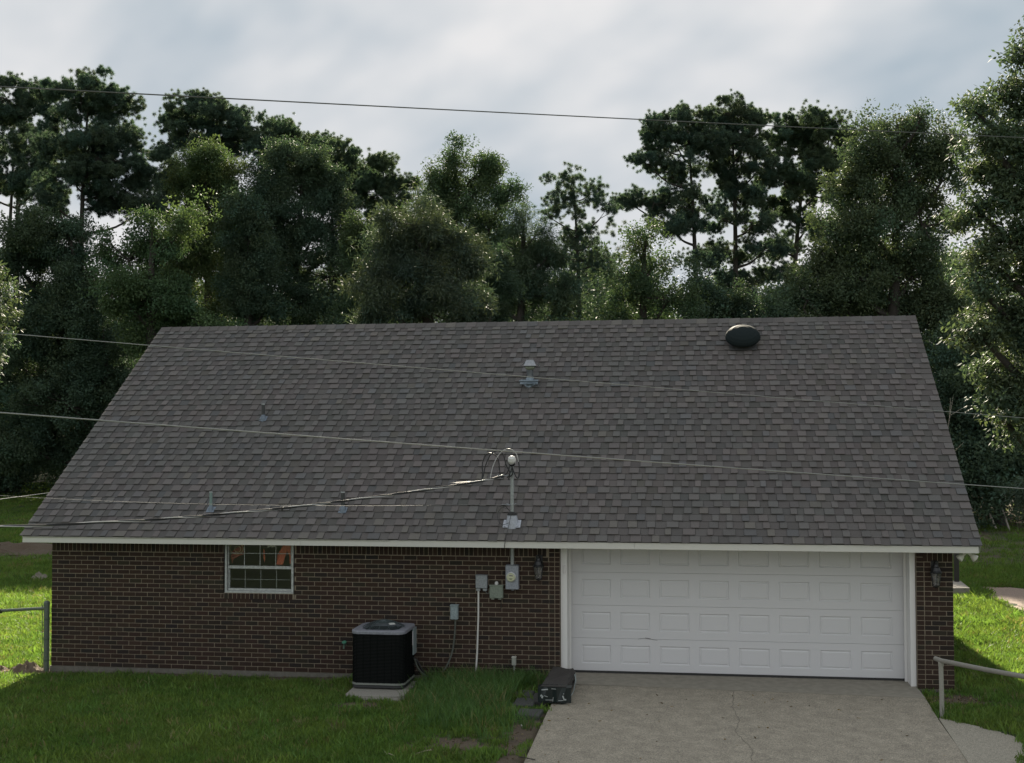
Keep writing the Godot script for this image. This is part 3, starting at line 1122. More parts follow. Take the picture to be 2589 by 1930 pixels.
	g.tube(smooth([Vector3(-0.03, 0.37, 0.06), Vector3(-0.14, 0.40, 0.05), Vector3(-0.20, 0.32, 0.06), Vector3(-0.19, 0.22, 0.09), Vector3(-0.12, 0.16, 0.12), Vector3(-0.03, 0.19, 0.12)], 4), 0.0035, 6)
	put("telephone_lead", g, rubber, mast)

	# meter can
	var meter := thing("electric_meter", "grey electric meter box with a round glass dial under the service riser", "electric meter", Vector3(7.127, 1.452, 0.0))
	var grey := mat(Color(0.33, 0.355, 0.405), 0.42, "soft", 4.0, 0.15)
	g = Geo.new()
	g.slab(Vector3(-0.094, -0.172, 0.0), Vector3(0.094, 0.172, 0.10), 0.006)
	g.slab(Vector3(-0.088, 0.173, 0.0), Vector3(0.088, 0.178, 0.112), 0.002)
	g.slab(Vector3(-0.012, -0.19, 0.03), Vector3(0.022, -0.172, 0.07), 0.003)
	put("can", g, grey, meter)
	g = Geo.new()
	var face_out := Transform3D(Basis(Vector3.RIGHT, PI / 2), Vector3(-0.012, 0.005, 0.10))
	g.lathe(face_out, [Vector2(0.072, 0.0), Vector2(0.072, 0.012), Vector2(0.062, 0.016)], 24)
	put("collar", g, mat(Color(0.45, 0.46, 0.46), 0.35, "", 1.0, 0.6), meter)
	g = Geo.new()
	g.lathe(face_out, [Vector2(0.060, 0.016), Vector2(0.0, 0.017)], 24)
	put("dial", g, mat(Color(0.50, 0.52, 0.33), 0.6), meter)
	g = Geo.new()
	g.slab(Vector3(-0.040, 0.020, 0.117), Vector3(0.016, 0.036, 0.123), 0.002)
	g.slab(Vector3(-0.034, -0.016, 0.117), Vector3(0.010, -0.010, 0.121), 0.001)
	g.slab(Vector3(-0.030, -0.030, 0.117), Vector3(0.006, -0.025, 0.121), 0.001)
	put("register", g, mat(Color(0.09, 0.09, 0.06), 0.5), meter)
	g = Geo.new()
	g.lathe(face_out, [Vector2(0.060, 0.016), Vector2(0.058, 0.05), Vector2(0.046, 0.064), Vector2(0.0, 0.068)], 24)
	var cl := StandardMaterial3D.new()
	cl.albedo_color = Color(1, 1, 1, 0.05)
	cl.transparency = BaseMaterial3D.TRANSPARENCY_ALPHA
	cl.roughness = 0.03
	put("glass_cover", g, cl, meter)

	# telephone box with its white conduit, cable box, switch box and whip
	var tel := thing("telephone_box", "light grey telephone box with a white pipe running down to the ground", "utility box", Vector3(6.677, 1.37, 0.0))
	g = Geo.new()
	g.slab(Vector3(-0.084, -0.085, 0.0), Vector3(0.084, 0.105, 0.085), 0.008)
	g.slab(Vector3(-0.088, 0.100, 0.0), Vector3(0.088, 0.108, 0.09), 0.003)
	put("case", g, mat(Color(0.30, 0.325, 0.34), 0.5, "soft", 4.0), tel)
	g = Geo.new()
	g.slab(Vector3(-0.078, -0.125, 0.01), Vector3(-0.020, -0.086, 0.07), 0.008)
	g.slab(Vector3(0.018, -0.125, 0.01), Vector3(0.078, -0.086, 0.07), 0.010)
	put("gland", g, mat(Color(0.30, 0.32, 0.33), 0.5), tel)
	g = Geo.new()
	g.tube([Vector3(-0.048, -0.10, 0.04), Vector3(-0.050, -0.5, 0.045), Vector3(-0.066, -1.0, 0.06), Vector3(-0.088, -1.42, 0.09)], 0.0135, 10)
	put("conduit", g, mat(Color(0.58, 0.57, 0.54), 0.5), tel)
	g = Geo.new()
	g.tube(smooth([Vector3(0.05, -0.12, 0.04), Vector3(0.075, -0.155, 0.05), Vector3(0.105, -0.15, 0.05), Vector3(0.12, -0.11, 0.04)], 5), 0.0045, 6)
	put("wire", g, mat(Color(0.12, 0.13, 0.12), 0.5), tel)

	var cab := thing("cable_box", "squat greenish grey cable box with a round white cap on top", "utility box", Vector3(6.893, 1.237, 0.0))
	g = Geo.new()
	g.slab(Vector3(-0.098, -0.095, 0.0), Vector3(0.098, 0.098, 0.075), 0.012)
	g.slab(Vector3(-0.104, 0.078, 0.0), Vector3(0.104, 0.099, 0.080), 0.005)
	g.slab(Vector3(-0.105, -0.02, 0.02), Vector3(-0.098, 0.05, 0.05), 0.002)
	put("case", g, mat(Color(0.225, 0.265, 0.215), 0.55, "soft", 4.0), cab)
	g = Geo.new()
	for x in [-0.055, 0.045]:
		g.slab(Vector3(x - 0.022, -0.11, 0.01), Vector3(x + 0.022, -0.096, 0.06), 0.005)
	put("foot", g, mat(Color(0.36, 0.38, 0.32), 0.5), cab)
	g = Geo.new()
	g.lathe(Transform3D(Basis(), Vector3(0.0, 0.10, 0.04)), [Vector2(0.026, 0.0), Vector2(0.028, 0.02), Vector2(0.022, 0.042), Vector2(0.0, 0.052)], 14)
	put("cap", g, mat(Color(0.55, 0.55, 0.53), 0.5), cab)
	g = Geo.new()
	g.tube(smooth([Vector3(0.06, -0.10, 0.03), Vector3(0.065, -0.20, 0.02), Vector3(0.055, -0.26, 0.012)], 4), 0.005, 6)
	put("wire", g, rubber, cab)

	var sw := thing("disconnect_switch", "small blue-grey switch box on the wall right of the air conditioner", "utility box", Vector3(6.274, 0.935, 0.0))
	g = Geo.new()
	g.slab(Vector3(-0.056, -0.105, 0.0), Vector3(0.056, 0.105, 0.075), 0.006)
	g.slab(Vector3(-0.060, 0.088, 0.0), Vector3(0.060, 0.107, 0.085), 0.004)
	g.slab(Vector3(-0.038, -0.075, 0.075), Vector3(0.038, 0.070, 0.080), 0.003)
	put("case", g, mat(Color(0.32, 0.39, 0.41), 0.45, "soft", 4.0, 0.1), sw)
	g = Geo.new()
	g.tube(smooth([Vector3(0.012, -0.10, 0.035), Vector3(0.005, -0.3, 0.04), Vector3(-0.03, -0.58, 0.07), Vector3(-0.12, -0.80, 0.14), Vector3(-0.24, -0.90, 0.22), Vector3(-0.36, -0.88, 0.30), Vector3(-0.46, -0.76, 0.38), Vector3(-0.500, -0.62, 0.42)], 5), 0.0125, 8)
	put("conduit_whip", g, mat(Color(0.135, 0.15, 0.125), 0.55, "fine", 8.0), sw)

	lantern(7.512, 1.56, "black carriage lantern on the brick between the meter and the garage door")
	lantern(12.985, 1.545, "black carriage lantern on the brick pier right of the garage door")

	var fl := thing("flood_light", "pair of white flood lamps under the right end of the eave", "outdoor lamp", Vector3(13.385, SOFFIT, 0.16))
	var fw := mat(Color(0.58, 0.57, 0.50), 0.45)
	g = Geo.new()
	g.lathe(Transform3D(), [Vector2(0.0, -0.028), Vector2(0.042, -0.026), Vector2(0.050, -0.006), Vector2(0.050, 0.0)], 16)
	put("base", g, fw, fl)
	for s in [-1.0, 1.0]:
		var dir := Vector3(s * 0.72, -0.62, 0.12).normalized()
		var bs := Basis(Quaternion(Vector3.UP, dir))
		g = Geo.new()
		g.lathe(Transform3D(bs, Vector3(s * 0.02, -0.018, 0.0)), [Vector2(0.018, 0.0), Vector2(0.019, 0.045), Vector2(0.030, 0.055), Vector2(0.050, 0.105), Vector2(0.052, 0.120)], 18)
		put("lamp_shell", g, fw, fl)
		g = Geo.new()
		g.lathe(Transform3D(bs, Vector3(s * 0.02, -0.018, 0.0)), [Vector2(0.051, 0.119), Vector2(0.030, 0.128), Vector2(0.0, 0.131)], 18)
		put("lens", g, mat(Color(0.66, 0.66, 0.62), 0.2), fl)

	var tap := thing("hose_tap", "small green hose tap on the brick left of the air conditioner", "tap", Vector3(4.638, 0.432, 0.0))
	g = Geo.new()
	g.tube(smooth([Vector3(0, 0, 0.0), Vector3(0, 0, 0.06), Vector3(0, -0.02, 0.09), Vector3(0, -0.055, 0.10)], 4), 0.014, 10)
	put("spout", g, mat(Color(0.07, 0.12, 0.09), 0.5), tap)
	g = Geo.new()
	g.tube([Vector3(0, 0.0, 0.055), Vector3(0, 0.035, 0.075)], 0.006, 6)
	g.lathe(Transform3D(Basis(Vector3.RIGHT, 0.5), Vector3(0, 0.038, 0.077)), [Vector2(0.0, -0.006), Vector2(0.034, -0.006), Vector2(0.036, 0.0), Vector2(0.032, 0.006), Vector2(0.0, 0.006)], 12)
	put("handle", g, mat(Color(0.06, 0.20, 0.13), 0.5), tap)

	# what hangs and stands just inside the window
	var orange := mat(Color(0.74, 0.19, 0.10), 0.8, "fine", 4.0)
	orange.vertex_color_use_as_albedo = false
	g = Geo.new()
	sheet(g, [Vector2(0.145, 0.40), Vector2(-0.02, 0.40), Vector2(-0.06, 0.26), Vector2(-0.12, 0.16), Vector2(-0.15, 0.0), Vector2(-0.05, 0.0), Vector2(-0.01, 0.12), Vector2(0.02, 0.21), Vector2(0.055, 0.12), Vector2(0.06, 0.02), Vector2(0.13, 0.02), Vector2(0.15, 0.2)], 0.012)
	var drape := put("draped_cloth", g, orange, null, Transform3D(Basis(), Vector3(3.675, 1.562, -0.125)))
	tag(drape, "orange cloth hanging in two tails behind the upper right pane of the window", "cloth")
	g = Geo.new()
	sheet(g, [Vector2(0.0, 0.0), Vector2(0.015, 0.09), Vector2(0.0, 0.20), Vector2(-0.015, 0.20), Vector2(-0.02, 0.07)], 0.01)
	var ribbon := put("ribbon", g, orange, null, Transform3D(Basis(), Vector3(3.345, 1.59, -0.125)))
	tag(ribbon, "narrow orange ribbon hanging behind the middle of the upper window sash", "ribbon")
	g = Geo.new()
	sheet(g, [Vector2(0.0, 0.0), Vector2(0.03, 0.07), Vector2(0.13, 0.12), Vector2(0.20, 0.15), Vector2(0.16, 0.22), Vector2(0.24, 0.36), Vector2(0.17, 0.37), Vector2(0.11, 0.25), Vector2(0.02, 0.20), Vector2(-0.03, 0.1)], 0.012)
	var red := put("hanging_cloth", g, mat(Color(0.36, 0.10, 0.07), 0.85, "fine", 4.0), null, Transform3D(Basis(), Vector3(2.83, 1.57, -0.14)))
	tag(red, "crumpled reddish cloth behind the upper left pane of the window", "cloth")
	g = Geo.new()
	var hoop := []
	for k in 25:
		hoop.append(Vector3(cos(TAU * k / 24.0) * 0.105, sin(TAU * k / 24.0) * 0.085, 0))
	g.tube(hoop, 0.006, 6, false)
	hoop = []
	for k in 17:
		hoop.append(Vector3(0.02 + cos(TAU * k / 16.0) * 0.05, -0.01 + sin(TAU * k / 16.0) * 0.045, 0.01))
	g.tube(hoop, 0.005, 6, false)
	var ring := put("wire_hoop", g, mat(Color(0.42, 0.35, 0.20), 0.4), null, Transform3D(Basis(), Vector3(2.915, 1.80, -0.10)))
	tag(ring, "pale gold wire hoop hanging behind the upper left pane of the window", "ornament")
	g = Geo.new()
	g.lathe(Transform3D(Basis(Vector3.BACK, PI / 2 + 0.1), Vector3.ZERO), [Vector2(0.0, -0.07), Vector2(0.014, -0.04), Vector2(0.018, 0.0), Vector2(0.008, 0.045), Vector2(0.02, 0.07), Vector2(0.0, 0.072)], 10)
	var fish := put("ornament", g, mat(Color(0.55, 0.55, 0.52), 0.5), null, Transform3D(Basis(), Vector3(3.47, 1.84, -0.11)))
	tag(fish, "small white spindle-shaped ornament in the upper window sash", "ornament")


func smooth(p: Array, per: int) -> Array:
	var out := []
	for i in p.size() - 1:
		var a: Vector3 = p[maxi(i - 1, 0)]
		var b: Vector3 = p[i]
		var c: Vector3 = p[i + 1]
		var d: Vector3 = p[mini(i + 2, p.size() - 1)]
		for k in per:
			out.append(b.cubic_interpolate(c, a, d, float(k) / per))
	out.append(p[-1])
	return out


# ---------------------------------------------------------------- things in the yard
func round_rect(w: float, d: float, r: float, per := 6) -> PackedVector2Array:
	var p := PackedVector2Array()
	for q in [[1, 1, 0.0], [-1, 1, 0.25], [-1, -1, 0.5], [1, -1, 0.75]]:
		for k in per + 1:
			p.push_back(Vector2(q[0] * (w * 0.5 - r), q[1] * (d * 0.5 - r)) + Vector2.from_angle(TAU * (q[2] + 0.25 * k / per)) * r)
	return p


func ring_wall(g: Geo, p: PackedVector2Array, y0: float, y1: float, grow := 1.0) -> void:
	for i in p.size():
		var a := p[i]
		var b := p[(i + 1) % p.size()]
		g.face([Vector3(a.x, y0, a.y), Vector3(b.x, y0, b.y), Vector3(b.x * grow, y1, b.y * grow), Vector3(a.x * grow, y1, a.y * grow)], Vector3(0, (y0 + y1) * 0.5, 0))


func build_yard() -> void:
	# pad under the air conditioner
	var pad := Geo.new()
	var outline := [Vector3(-0.42, 0.0, 0.55), Vector3(-0.36, 0.0, 0.66), Vector3(0.0, 0.0, 0.69), Vector3(0.36, 0.0, 0.66), Vector3(0.43, 0.0, 0.58), Vector3(0.44, 0.0, -0.45), Vector3(-0.42, 0.0, -0.45)]
	for i in outline.size():
		var a: Vector3 = outline[i]
		var b: Vector3 = outline[(i + 1) % outline.size()]
		pad.face([a, b, b * Vector3(0.96, 1, 0.93) + Vector3(0, 0.085, 0), a * Vector3(0.96, 1, 0.93) + Vector3(0, 0.10, 0)], Vector3.ZERO)
	for i in range(1, outline.size() - 1):
		var q := []
		for k in [0, i, i + 1]:
			q.append(outline[k] * Vector3(0.96, 1, 0.93) + Vector3(0, 0.092, 0))
		pad.face(q, Vector3.ZERO)
	var po := put("equipment_pad", pad, rough_relief(mat(Color(0.38, 0.36, 0.31), 0.95, "fine", 3.0), "stain", 2.0), null, Transform3D(Basis(Vector3.UP, 0.03), Vector3(5.40, -0.105, 0.78)))
	tag(po, "chipped pale concrete pad under the air conditioner", "concrete pad")

	# condenser
	var ac := thing("air_conditioner", "black caged air conditioner with a pale lid and round fan grille", "air conditioner", Vector3(5.365, 0.01, 0.585))
	var w := 0.75
	var black := mat(Color(0.006, 0.0075, 0.007), 0.75)
	black.metallic_specular = 0.15
	var lid_mat := mat(Color(0.29, 0.30, 0.345), 0.42, "soft", 3.0, 0.15)
	var rr := round_rect(w - 0.03, w - 0.03, 0.10)
	var g := Geo.new()
	ring_wall(g, rr, 0.06, 0.745)
	put("coil", g, mat(Color(0.006, 0.007, 0.007), 0.6), ac)
	g = Geo.new()
	var rl := round_rect(w, w, 0.11)
	for k in 34:
		var y := 0.075 + k * 0.0197
		for i in rl.size():
			var a := rl[i]
			var b := rl[(i + 1) % rl.size()]
			g.quad(Vector3(b.x, y, b.y), Vector3(a.x, y, a.y), Vector3(a.x * 0.985, y + 0.010, a.y * 0.985), Vector3(b.x * 0.985, y + 0.010, b.y * 0.985))
			g.quad(Vector3(a.x, y, a.y), Vector3(b.x, y, b.y), Vector3(b.x * 0.985, y - 0.004, b.y * 0.985), Vector3(a.x * 0.985, y - 0.004, a.y * 0.985))
	for i in rl.size():
		if i % 2 == 0:
			g.tube([Vector3(rl[i].x, 0.06, rl[i].y), Vector3(rl[i].x, 0.745, rl[i].y)], 0.004, 5)
	for s in range(-2, 3):
		for e in [Vector2(s * 0.10, w * 0.5), Vector2(w * 0.5, s * 0.10), Vector2(-w * 0.5, s * 0.10)]:
			g.tube([Vector3(e.x, 0.06, e.y), Vector3(e.x, 0.745, e.y)], 0.0035, 5)
	put("louvre_guard", g, black, ac)
	g = Geo.new()
	var pan := round_rect(w + 0.012, w + 0.012, 0.115)
	ring_wall(g, pan, 0.0, 0.035, 0.97)
	put("base_pan", g, mat(Color(0.012, 0.013, 0.013), 0.6), ac)
	g = Geo.new()
	ring_wall(g, pan, 0.036, 0.058)
	for i in pan.size():
		var a := pan[i]
		var b := pan[(i + 1) % pan.size()]
		g.face([Vector3(a.x, 0.058, a.y), Vector3(b.x, 0.058, b.y), Vector3(b.x * 0.96, 0.060, b.y * 0.96), Vector3(a.x * 0.96, 0.060, a.y * 0.96)], Vector3(0, 0, 0))
	put("base_rim", g, mat(Color(0.20, 0.215, 0.19), 0.5), ac)
	g = Geo.new()
	var lid := round_rect(w + 0.022, w + 0.022, 0.12, 8)
	ring_wall(g, lid, 0.735, 0.770)
	ring_wall(g, lid, 0.770, 0.780, 0.985)
	var hole := []
	for i in lid.size():
		var an: float = (lid[i] as Vector2).angle()
		hole.append(Vector3(cos(an) * 0.315, 0.778, sin(an) * 0.315))
	for i in lid.size():
		var j := (i + 1) % lid.size()
		var a := Vector3(lid[i].x, 0.780 / 0.985, lid[i].y) * 0.985
		var b := Vector3(lid[j].x, 0.780 / 0.985, lid[j].y) * 0.985
		g.face([a, b, hole[j], hole[i]], Vector3(0, 0, 0))
		g.face([hole[i], hole[j], hole[j] * Vector3(0.985, 1, 0.985) + Vector3(0, -0.03, 0), hole[i] * Vector3(0.985, 1, 0.985) + Vector3(0, -0.03, 0)], hole[i] * Vector3(1.3, 1, 1.3))
	put("lid", g, lid_mat, ac)
	g = Geo.new()
	for k in 13:
		var rad := 0.31 * (1.0 - k / 14.0)
		var y := 0.775 + 0.10 * (1.0 - pow(rad / 0.31, 2.0))
		var c := []
		for i in 29:
			c.append(Vector3(cos(TAU * i / 28.0) * rad, y, sin(TAU * i / 28.0) * rad))
		g.tube(c, 0.0036, 5, false)
	for k in 12:
		var c := []
		for i in 8:
			var rad := 0.31 * (1.0 - i / 8.0) + 0.01
			c.append(Vector3(cos(TAU * k / 12.0) * rad, 0.772 + 0.10 * (1.0 - pow(rad / 0.32, 2.0)), sin(TAU * k / 12.0) * rad))
		g.tube(c, 0.0036, 5, false)
	g.lathe(Transform3D(Basis(), Vector3(0, 0.868, 0)), [Vector2(0.055, 0.0), Vector2(0.05, 0.012), Vector2(0.0, 0.016)], 16)
	put("fan_grille", g, mat(Color(0.05, 0.07, 0.072), 0.4), ac)
	g = Geo.new()
	for k in 3:
		var bs := Basis(Vector3.UP, TAU * k / 3.0 + 0.7) * Basis(Vector3.BACK, 0.0)
		g.quad(bs * Vector3(-0.06, 0.67, 0.04), bs * Vector3(0.07, 0.70, 0.04), bs * Vector3(0.12, 0.71, 0.26), bs * Vector3(-0.10, 0.66, 0.26))
	g.lathe(Transform3D(Basis(), Vector3(0, 0.62, 0)), [Vector2(0.07, 0.0), Vector2(0.07, 0.09), Vector2(0.0, 0.095)], 14)
	put("fan", g, mat(Color(0.05, 0.055, 0.055), 0.5), ac)
	g = Geo.new()
	g.box(Transform3D(Basis(Vector3.UP, 0.5) * Basis(Vector3.RIGHT, 0.12), Vector3(0.15, 0.845, 0.13)), Vector3(0.085, 0.004, 0.085), 0.001)
	put("paper_tag", g, mat(Color(0.42, 0.43, 0.40), 0.8), ac)
	g = Geo.new()
	g.slab(Vector3(0.372, 0.36, -0.36), Vector3(0.392, 0.735, -0.16), 0.006)
	put("service_panel", g, mat(Color(0.22, 0.265, 0.27), 0.45), ac)
	g = Geo.new()
	g.slab(Vector3(0.374, 0.50, -0.157), Vector3(0.388, 0.70, -0.145), 0.002)
	put("panel_label", g, mat(Color(0.50, 0.48, 0.50), 0.5), ac)
	g = Geo.new()
	g.tube(smooth([Vector3(0.36, 0.30, -0.26), Vector3(0.42, 0.26, -0.27), Vector3(0.48, 0.12, -0.32), Vector3(0.53, 0.05, -0.42), Vector3(0.54, 0.06, -0.57)], 5), 0.016, 8)
	g.tube(smooth([Vector3(0.36, 0.22, -0.24), Vector3(0.41, 0.20, -0.25), Vector3(0.50, 0.05, -0.33), Vector3(0.56, 0.02, -0.45), Vector3(0.57, 0.05, -0.57)], 5), 0.008, 8)
	put("refrigerant_line", g, mat(Color(0.02, 0.02, 0.02), 0.7), ac)

	# stub with a small box near the corner by the drive
	var stub := thing("junction_box", "small pale junction box on a stake in the tall grass by the wall", "utility box", Vector3(7.155, -0.06, 0.10))
	g = Geo.new()
	g.tube([Vector3(0, -0.1, 0), Vector3(0, 0.28, 0)], 0.010, 8)
	put("stake", g, mat(Color(0.28, 0.29, 0.27), 0.6), stub)
	g = Geo.new()
	g.slab(Vector3(-0.030, 0.265, -0.02), Vector3(0.030, 0.375, 0.035), 0.004)
	put("case", g, mat(Color(0.30, 0.31, 0.27), 0.55), stub)
	g = Geo.new()
	g.slab(Vector3(-0.033, 0.375, -0.023), Vector3(0.033, 0.388, 0.040), 0.003)
	put("cover", g, mat(Color(0.55, 0.54, 0.48), 0.5), stub)

	# bundles of shingles in torn black wrapping at the corner of the drive
	var pack := thing("shingle_bundle", "bundle of brown shingles in torn black plastic at the left corner of the drive", "shingle bundle", Vector3(7.885, 0.0, 0.93))
	var tar := rough_relief(mat(Color(0.062, 0.056, 0.050), 0.9, "fine", 3.0), "fine", 0.8)
	for k in 6:
		g = Geo.new()
		var lo := 0.012 + k * 0.032
		var ofs := Vector3(rng.randf_range(-0.008, 0.008), 0, rng.randf_range(-0.012, 0.012))
		g.box(Transform3D(Basis(Vector3.UP, rng.randf_range(-0.015, 0.015)) * Basis(Vector3.RIGHT, -0.035 * k / 6.0), Vector3(0, lo + 0.016, 0) + ofs), Vector3(0.335, 0.030, 1.22), 0.005)
		put("shingle_layer", g, tar, pack)
	g = Geo.new()
	# limp sheet over the top, rumpled
	var nx := 8
	var nz := 20
	var hgt := func(i: int, j: int) -> Vector3:
		var u := lerpf(-0.19, 0.185, i / float(nx))
		var v := lerpf(-0.62, 0.56, j / float(nz))
		var y := 0.212 + 0.040 * (0.5 - j / float(nz)) + 0.011 * sin(u * 21.0 + v * 5.0) + 0.008 * sin(v * 13.0 + u * 9.0) + rng.randf_range(-0.002, 0.002)
		if i == 0 or i == nx:
			y -= 0.07 + 0.02 * sin(v * 17.0)
		return Vector3(u, y, v)
	var grid := []
	for j in nz + 1:
		var row := []
		for i in nx + 1:
			row.append(hgt.call(i, j))
		grid.append(row)
	for j in nz:
		for i in nx:
			g.quad(grid[j + 1][i], grid[j + 1][i + 1], grid[j][i + 1], grid[j][i])
	put("cover_sheet", g, rough_relief(mat(Color(0.060, 0.053, 0.047), 0.75, "fine", 2.0), "fine", 1.0), pack)
	g = Geo.new()
	for k in 7:
		var x := -0.20 + k * 0.062
		var yb := 0.010 + 0.010 * sin(k * 2.1)
		g.face([Vector3(x, yb, 0.625 + 0.012 * sin(k * 1.7)), Vector3(x + 0.066, yb, 0.625 + 0.012 * sin(k * 1.7 + 1.7)), Vector3(x + 0.066, 0.205, 0.618 + 0.01 * sin(k * 2.9)), Vector3(x, 0.205, 0.618 + 0.01 * sin(k * 2.9 + 2.0))], Vector3(x, 0.1, 0.0))
		g.face([Vector3(x, 0.205, 0.618), Vector3(x + 0.066, 0.205, 0.618), Vector3(x + 0.066, 0.222, 0.50), Vector3(x, 0.220, 0.52)], Vector3(x, 0.0, 0.0))
	put("plastic_wrap", g, mat(Color(0.013, 0.02, 0.02), 0.25), pack)
	g = Geo.new()
	for r in [[-0.15, 0.178, 0.085, 0.014, 0.1], [-0.168, 0.100, 0.026, 0.020, 0.9], [-0.150, 0.082, 0.020, 0.034, -0.4], [-0.115, 0.092, 0.045, 0.007, -0.3], [0.130, 0.078, 0.016, 0.058, 0.35], [0.148, 0.055, 0.026, 0.018, 0.1], [-0.10, 0.045, 0.10, 0.006, 0.03], [-0.002, 0.055, 0.006, 0.055, -0.15], [0.07, 0.042, 0.07, 0.006, 0.05], [0.135, 0.13, 0.012, 0.010, 0.3], [-0.02, 0.190, 0.06, 0.006, -0.06]]:
		g.box(Transform3D(Basis(Vector3.BACK, r[4]), Vector3(r[0] + r[2] * 0.5, r[1], 0.638)), Vector3(r[2], r[3], 0.004), 0.001)
	put("printed_patch", g, mat(Color(0.40, 0.43, 0.42), 0.4), pack)
	g = Geo.new()
	g.tube(smooth([Vector3(0.185, 0.19, -0.35), Vector3(0.20, 0.13, -0.33), Vector3(0.195, 0.06, -0.28), Vector3(0.20, 0.02, -0.05), Vector3(0.19, 0.012, 0.20)], 4), 0.005, 5)
	g.face([Vector3(0.188, 0.20, -0.48), Vector3(0.20, 0.09, -0.46), Vector3(0.205, 0.085, -0.40), Vector3(0.192, 0.19, -0.41)], Vector3.ZERO)
	g.face([Vector3(0.192, 0.16, -0.40), Vector3(0.22, 0.02, -0.38), Vector3(0.225, 0.02, -0.35), Vector3(0.195, 0.14, -0.35)], Vector3.ZERO)
	put("torn_strip", g, mat(Color(0.38, 0.45, 0.45), 0.4), pack)

	# dark pavers sunk beside the bundle
	var slate := rough_relief(mat(Color(0.085, 0.088, 0.082), 0.9, "fine", 4.0), "fine", 0.6)
	for r in [[7.40, 0.98, 0.30, 0.36, "upper left one of the dark pavers sunk beside the drive"], [7.68, 1.20, 0.25, 0.50, "dark paver touching the bundle of shingles, upper right of the sunk pavers"], [7.50, 1.48, 0.27, 0.42, "dark paver half covered by grass, in the middle of the sunk pavers"], [7.64, 2.08, 0.31, 0.42, "separate dark paver nearest the bare earth by the drive"]]:
		g = Geo.new()
		g.box(Transform3D(Basis(Vector3.UP, rng.randf_range(-0.05, 0.05)), Vector3.ZERO), Vector3(r[2], 0.07, r[3]), 0.010)
		var o := put("paver", g, slate, null, Transform3D(Basis(Vector3.RIGHT, rng.randf_range(-0.02, 0.02)), Vector3(r[0], -0.035, r[1])))
		tag(o, r[4], "paver", "dark pavers beside the drive")

	# pipe rail at the right of the drive
	var rail := thing("pipe_rail", "weathered grey pipe handrail at the right of the drive", "handrail", Vector3(12.79, -0.05, 1.46))
	var worn := mat(Color(0.34, 0.335, 0.285), 0.6, "stain", 5.0)
	g = Geo.new()
	g.tube([Vector3(0, -0.1, 0), Vector3(0.0, 0.3, -0.005), Vector3(-0.002, 0.665, -0.02)], 0.029, 12)
	put("post", g, worn, rail)
	g = Geo.new()
	g.tube([Vector3(-0.05, 0.712, -0.12), Vector3(0.0, 0.708, 0.0), Vector3(0.40, 0.725, 0.62), Vector3(0.80, 0.742, 1.16), Vector3(2.2, 0.78, 3.05)], 0.030, 12)
	put("rail", g, rough_relief(mat(Color(0.26, 0.25, 0.215), 0.7, "stain", 4.0), "stain", 0.5), rail)
	g = Geo.new()
	g.lathe(Transform3D(Basis(), Vector3(0, 0.655, -0.02)), [Vector2(0.032, -0.02), Vector2(0.034, 0.0), Vector2(0.034, 0.03), Vector2(0.028, 0.04)], 12)
	put("fitting", g, worn, rail)
	g = Geo.new()
	g.tube([Vector3(2.18, -0.15, 3.04), Vector3(2.18, 0.755, 3.04)], 0.029, 12)
	put("post", g, worn, rail)

	# fence at the left corner of the house
	var fence := thing("fence", "green-grey metal pipe fence meeting the left corner of the house", "fence", Vector3(-0.06, -0.09, 0.06))
	var fm := mat(Color(0.135, 0.165, 0.135), 0.5, "soft", 4.0, 0.3)
	g = Geo.new()
	g.tube([Vector3(0.02, -0.15, 0), Vector3(0.02, 1.04, 0)], 0.042, 12)
	put("post", g, fm, fence)
	g = Geo.new()
	g.lathe(Transform3D(Basis(), Vector3(0.02, 1.04, 0)), [Vector2(0.046, -0.03), Vector2(0.046, 0.01), Vector2(0.03, 0.035), Vector2(0.0, 0.045)], 12)
	put("post_cap", g, fm, fence)
	g = Geo.new()
	g.tube([Vector3(0.0, 0.965, 0.0), Vector3(-0.82, 0.915, 0.06), Vector3(-2.6, 0.90, 0.2)], 0.023, 10)
	put("rail", g, fm, fence)
	g = Geo.new()
	g.tube([Vector3(-0.045, -0.02, 0.01), Vector3(-0.045, 1.02, 0.01)], 0.006, 6)
	for y in [0.18, 0.5, 0.80]:
		g.lathe(Transform3D(Basis(), Vector3(0.02, y, 0)), [Vector2(0.045, -0.012), Vector2(0.046, 0.012)], 12)
	put("tension_bar", g, mat(Color(0.06, 0.09, 0.06), 0.5), fence)
	g = Geo.new()
	g.tube([Vector3(-0.80, 0.60, 0.06), Vector3(-0.78, 0.97, 0.06)], 0.032, 8)
	g.lathe(Transform3D(Basis(Vector3.BACK, PI / 2), Vector3(-0.74, 0.915, 0.055)), [Vector2(0.034, -0.05), Vector2(0.036, 0.05)], 10)
	g.tube([Vector3(-0.80, -0.15, 0.06), Vector3(-0.80, 0.62, 0.06)], 0.028, 8)
	put("clamp_post", g, mat(Color(0.02, 0.028, 0.02), 0.6), fence)

	# mounds of earth at the fence and the bed farther back
	for r in [[-0.33, 0.10, 0.42, 0.30, 0.15, 3, "rounded mound of dry brown earth at the foot of the fence post"], [-0.95, 0.12, 0.36, 0.34, 0.16, 9, "mound of brown earth at the left edge below the fence rail"]]:
		var m := mound(r[2], r[3], r[4], r[5])
		var o := put("earth_mound", m, rough_relief(mat(Color(0.235, 0.175, 0.120), 0.95, "fine", 3.0), "fine", 2.0), null, Transform3D(Basis(), Vector3(r[0], -0.11, r[1])))
		tag(o, r[6], "earth mound")
	var bed := put("earth_bank", mound(3.0, 2.0, 0.28, 21), rough_relief(mat(Color(0.185, 0.138, 0.096), 0.95, "fine", 1.0), "fine", 4.0), null, Transform3D(Basis(Vector3.UP, 0.5), Vector3(-10.4, -0.12, -16.9)))
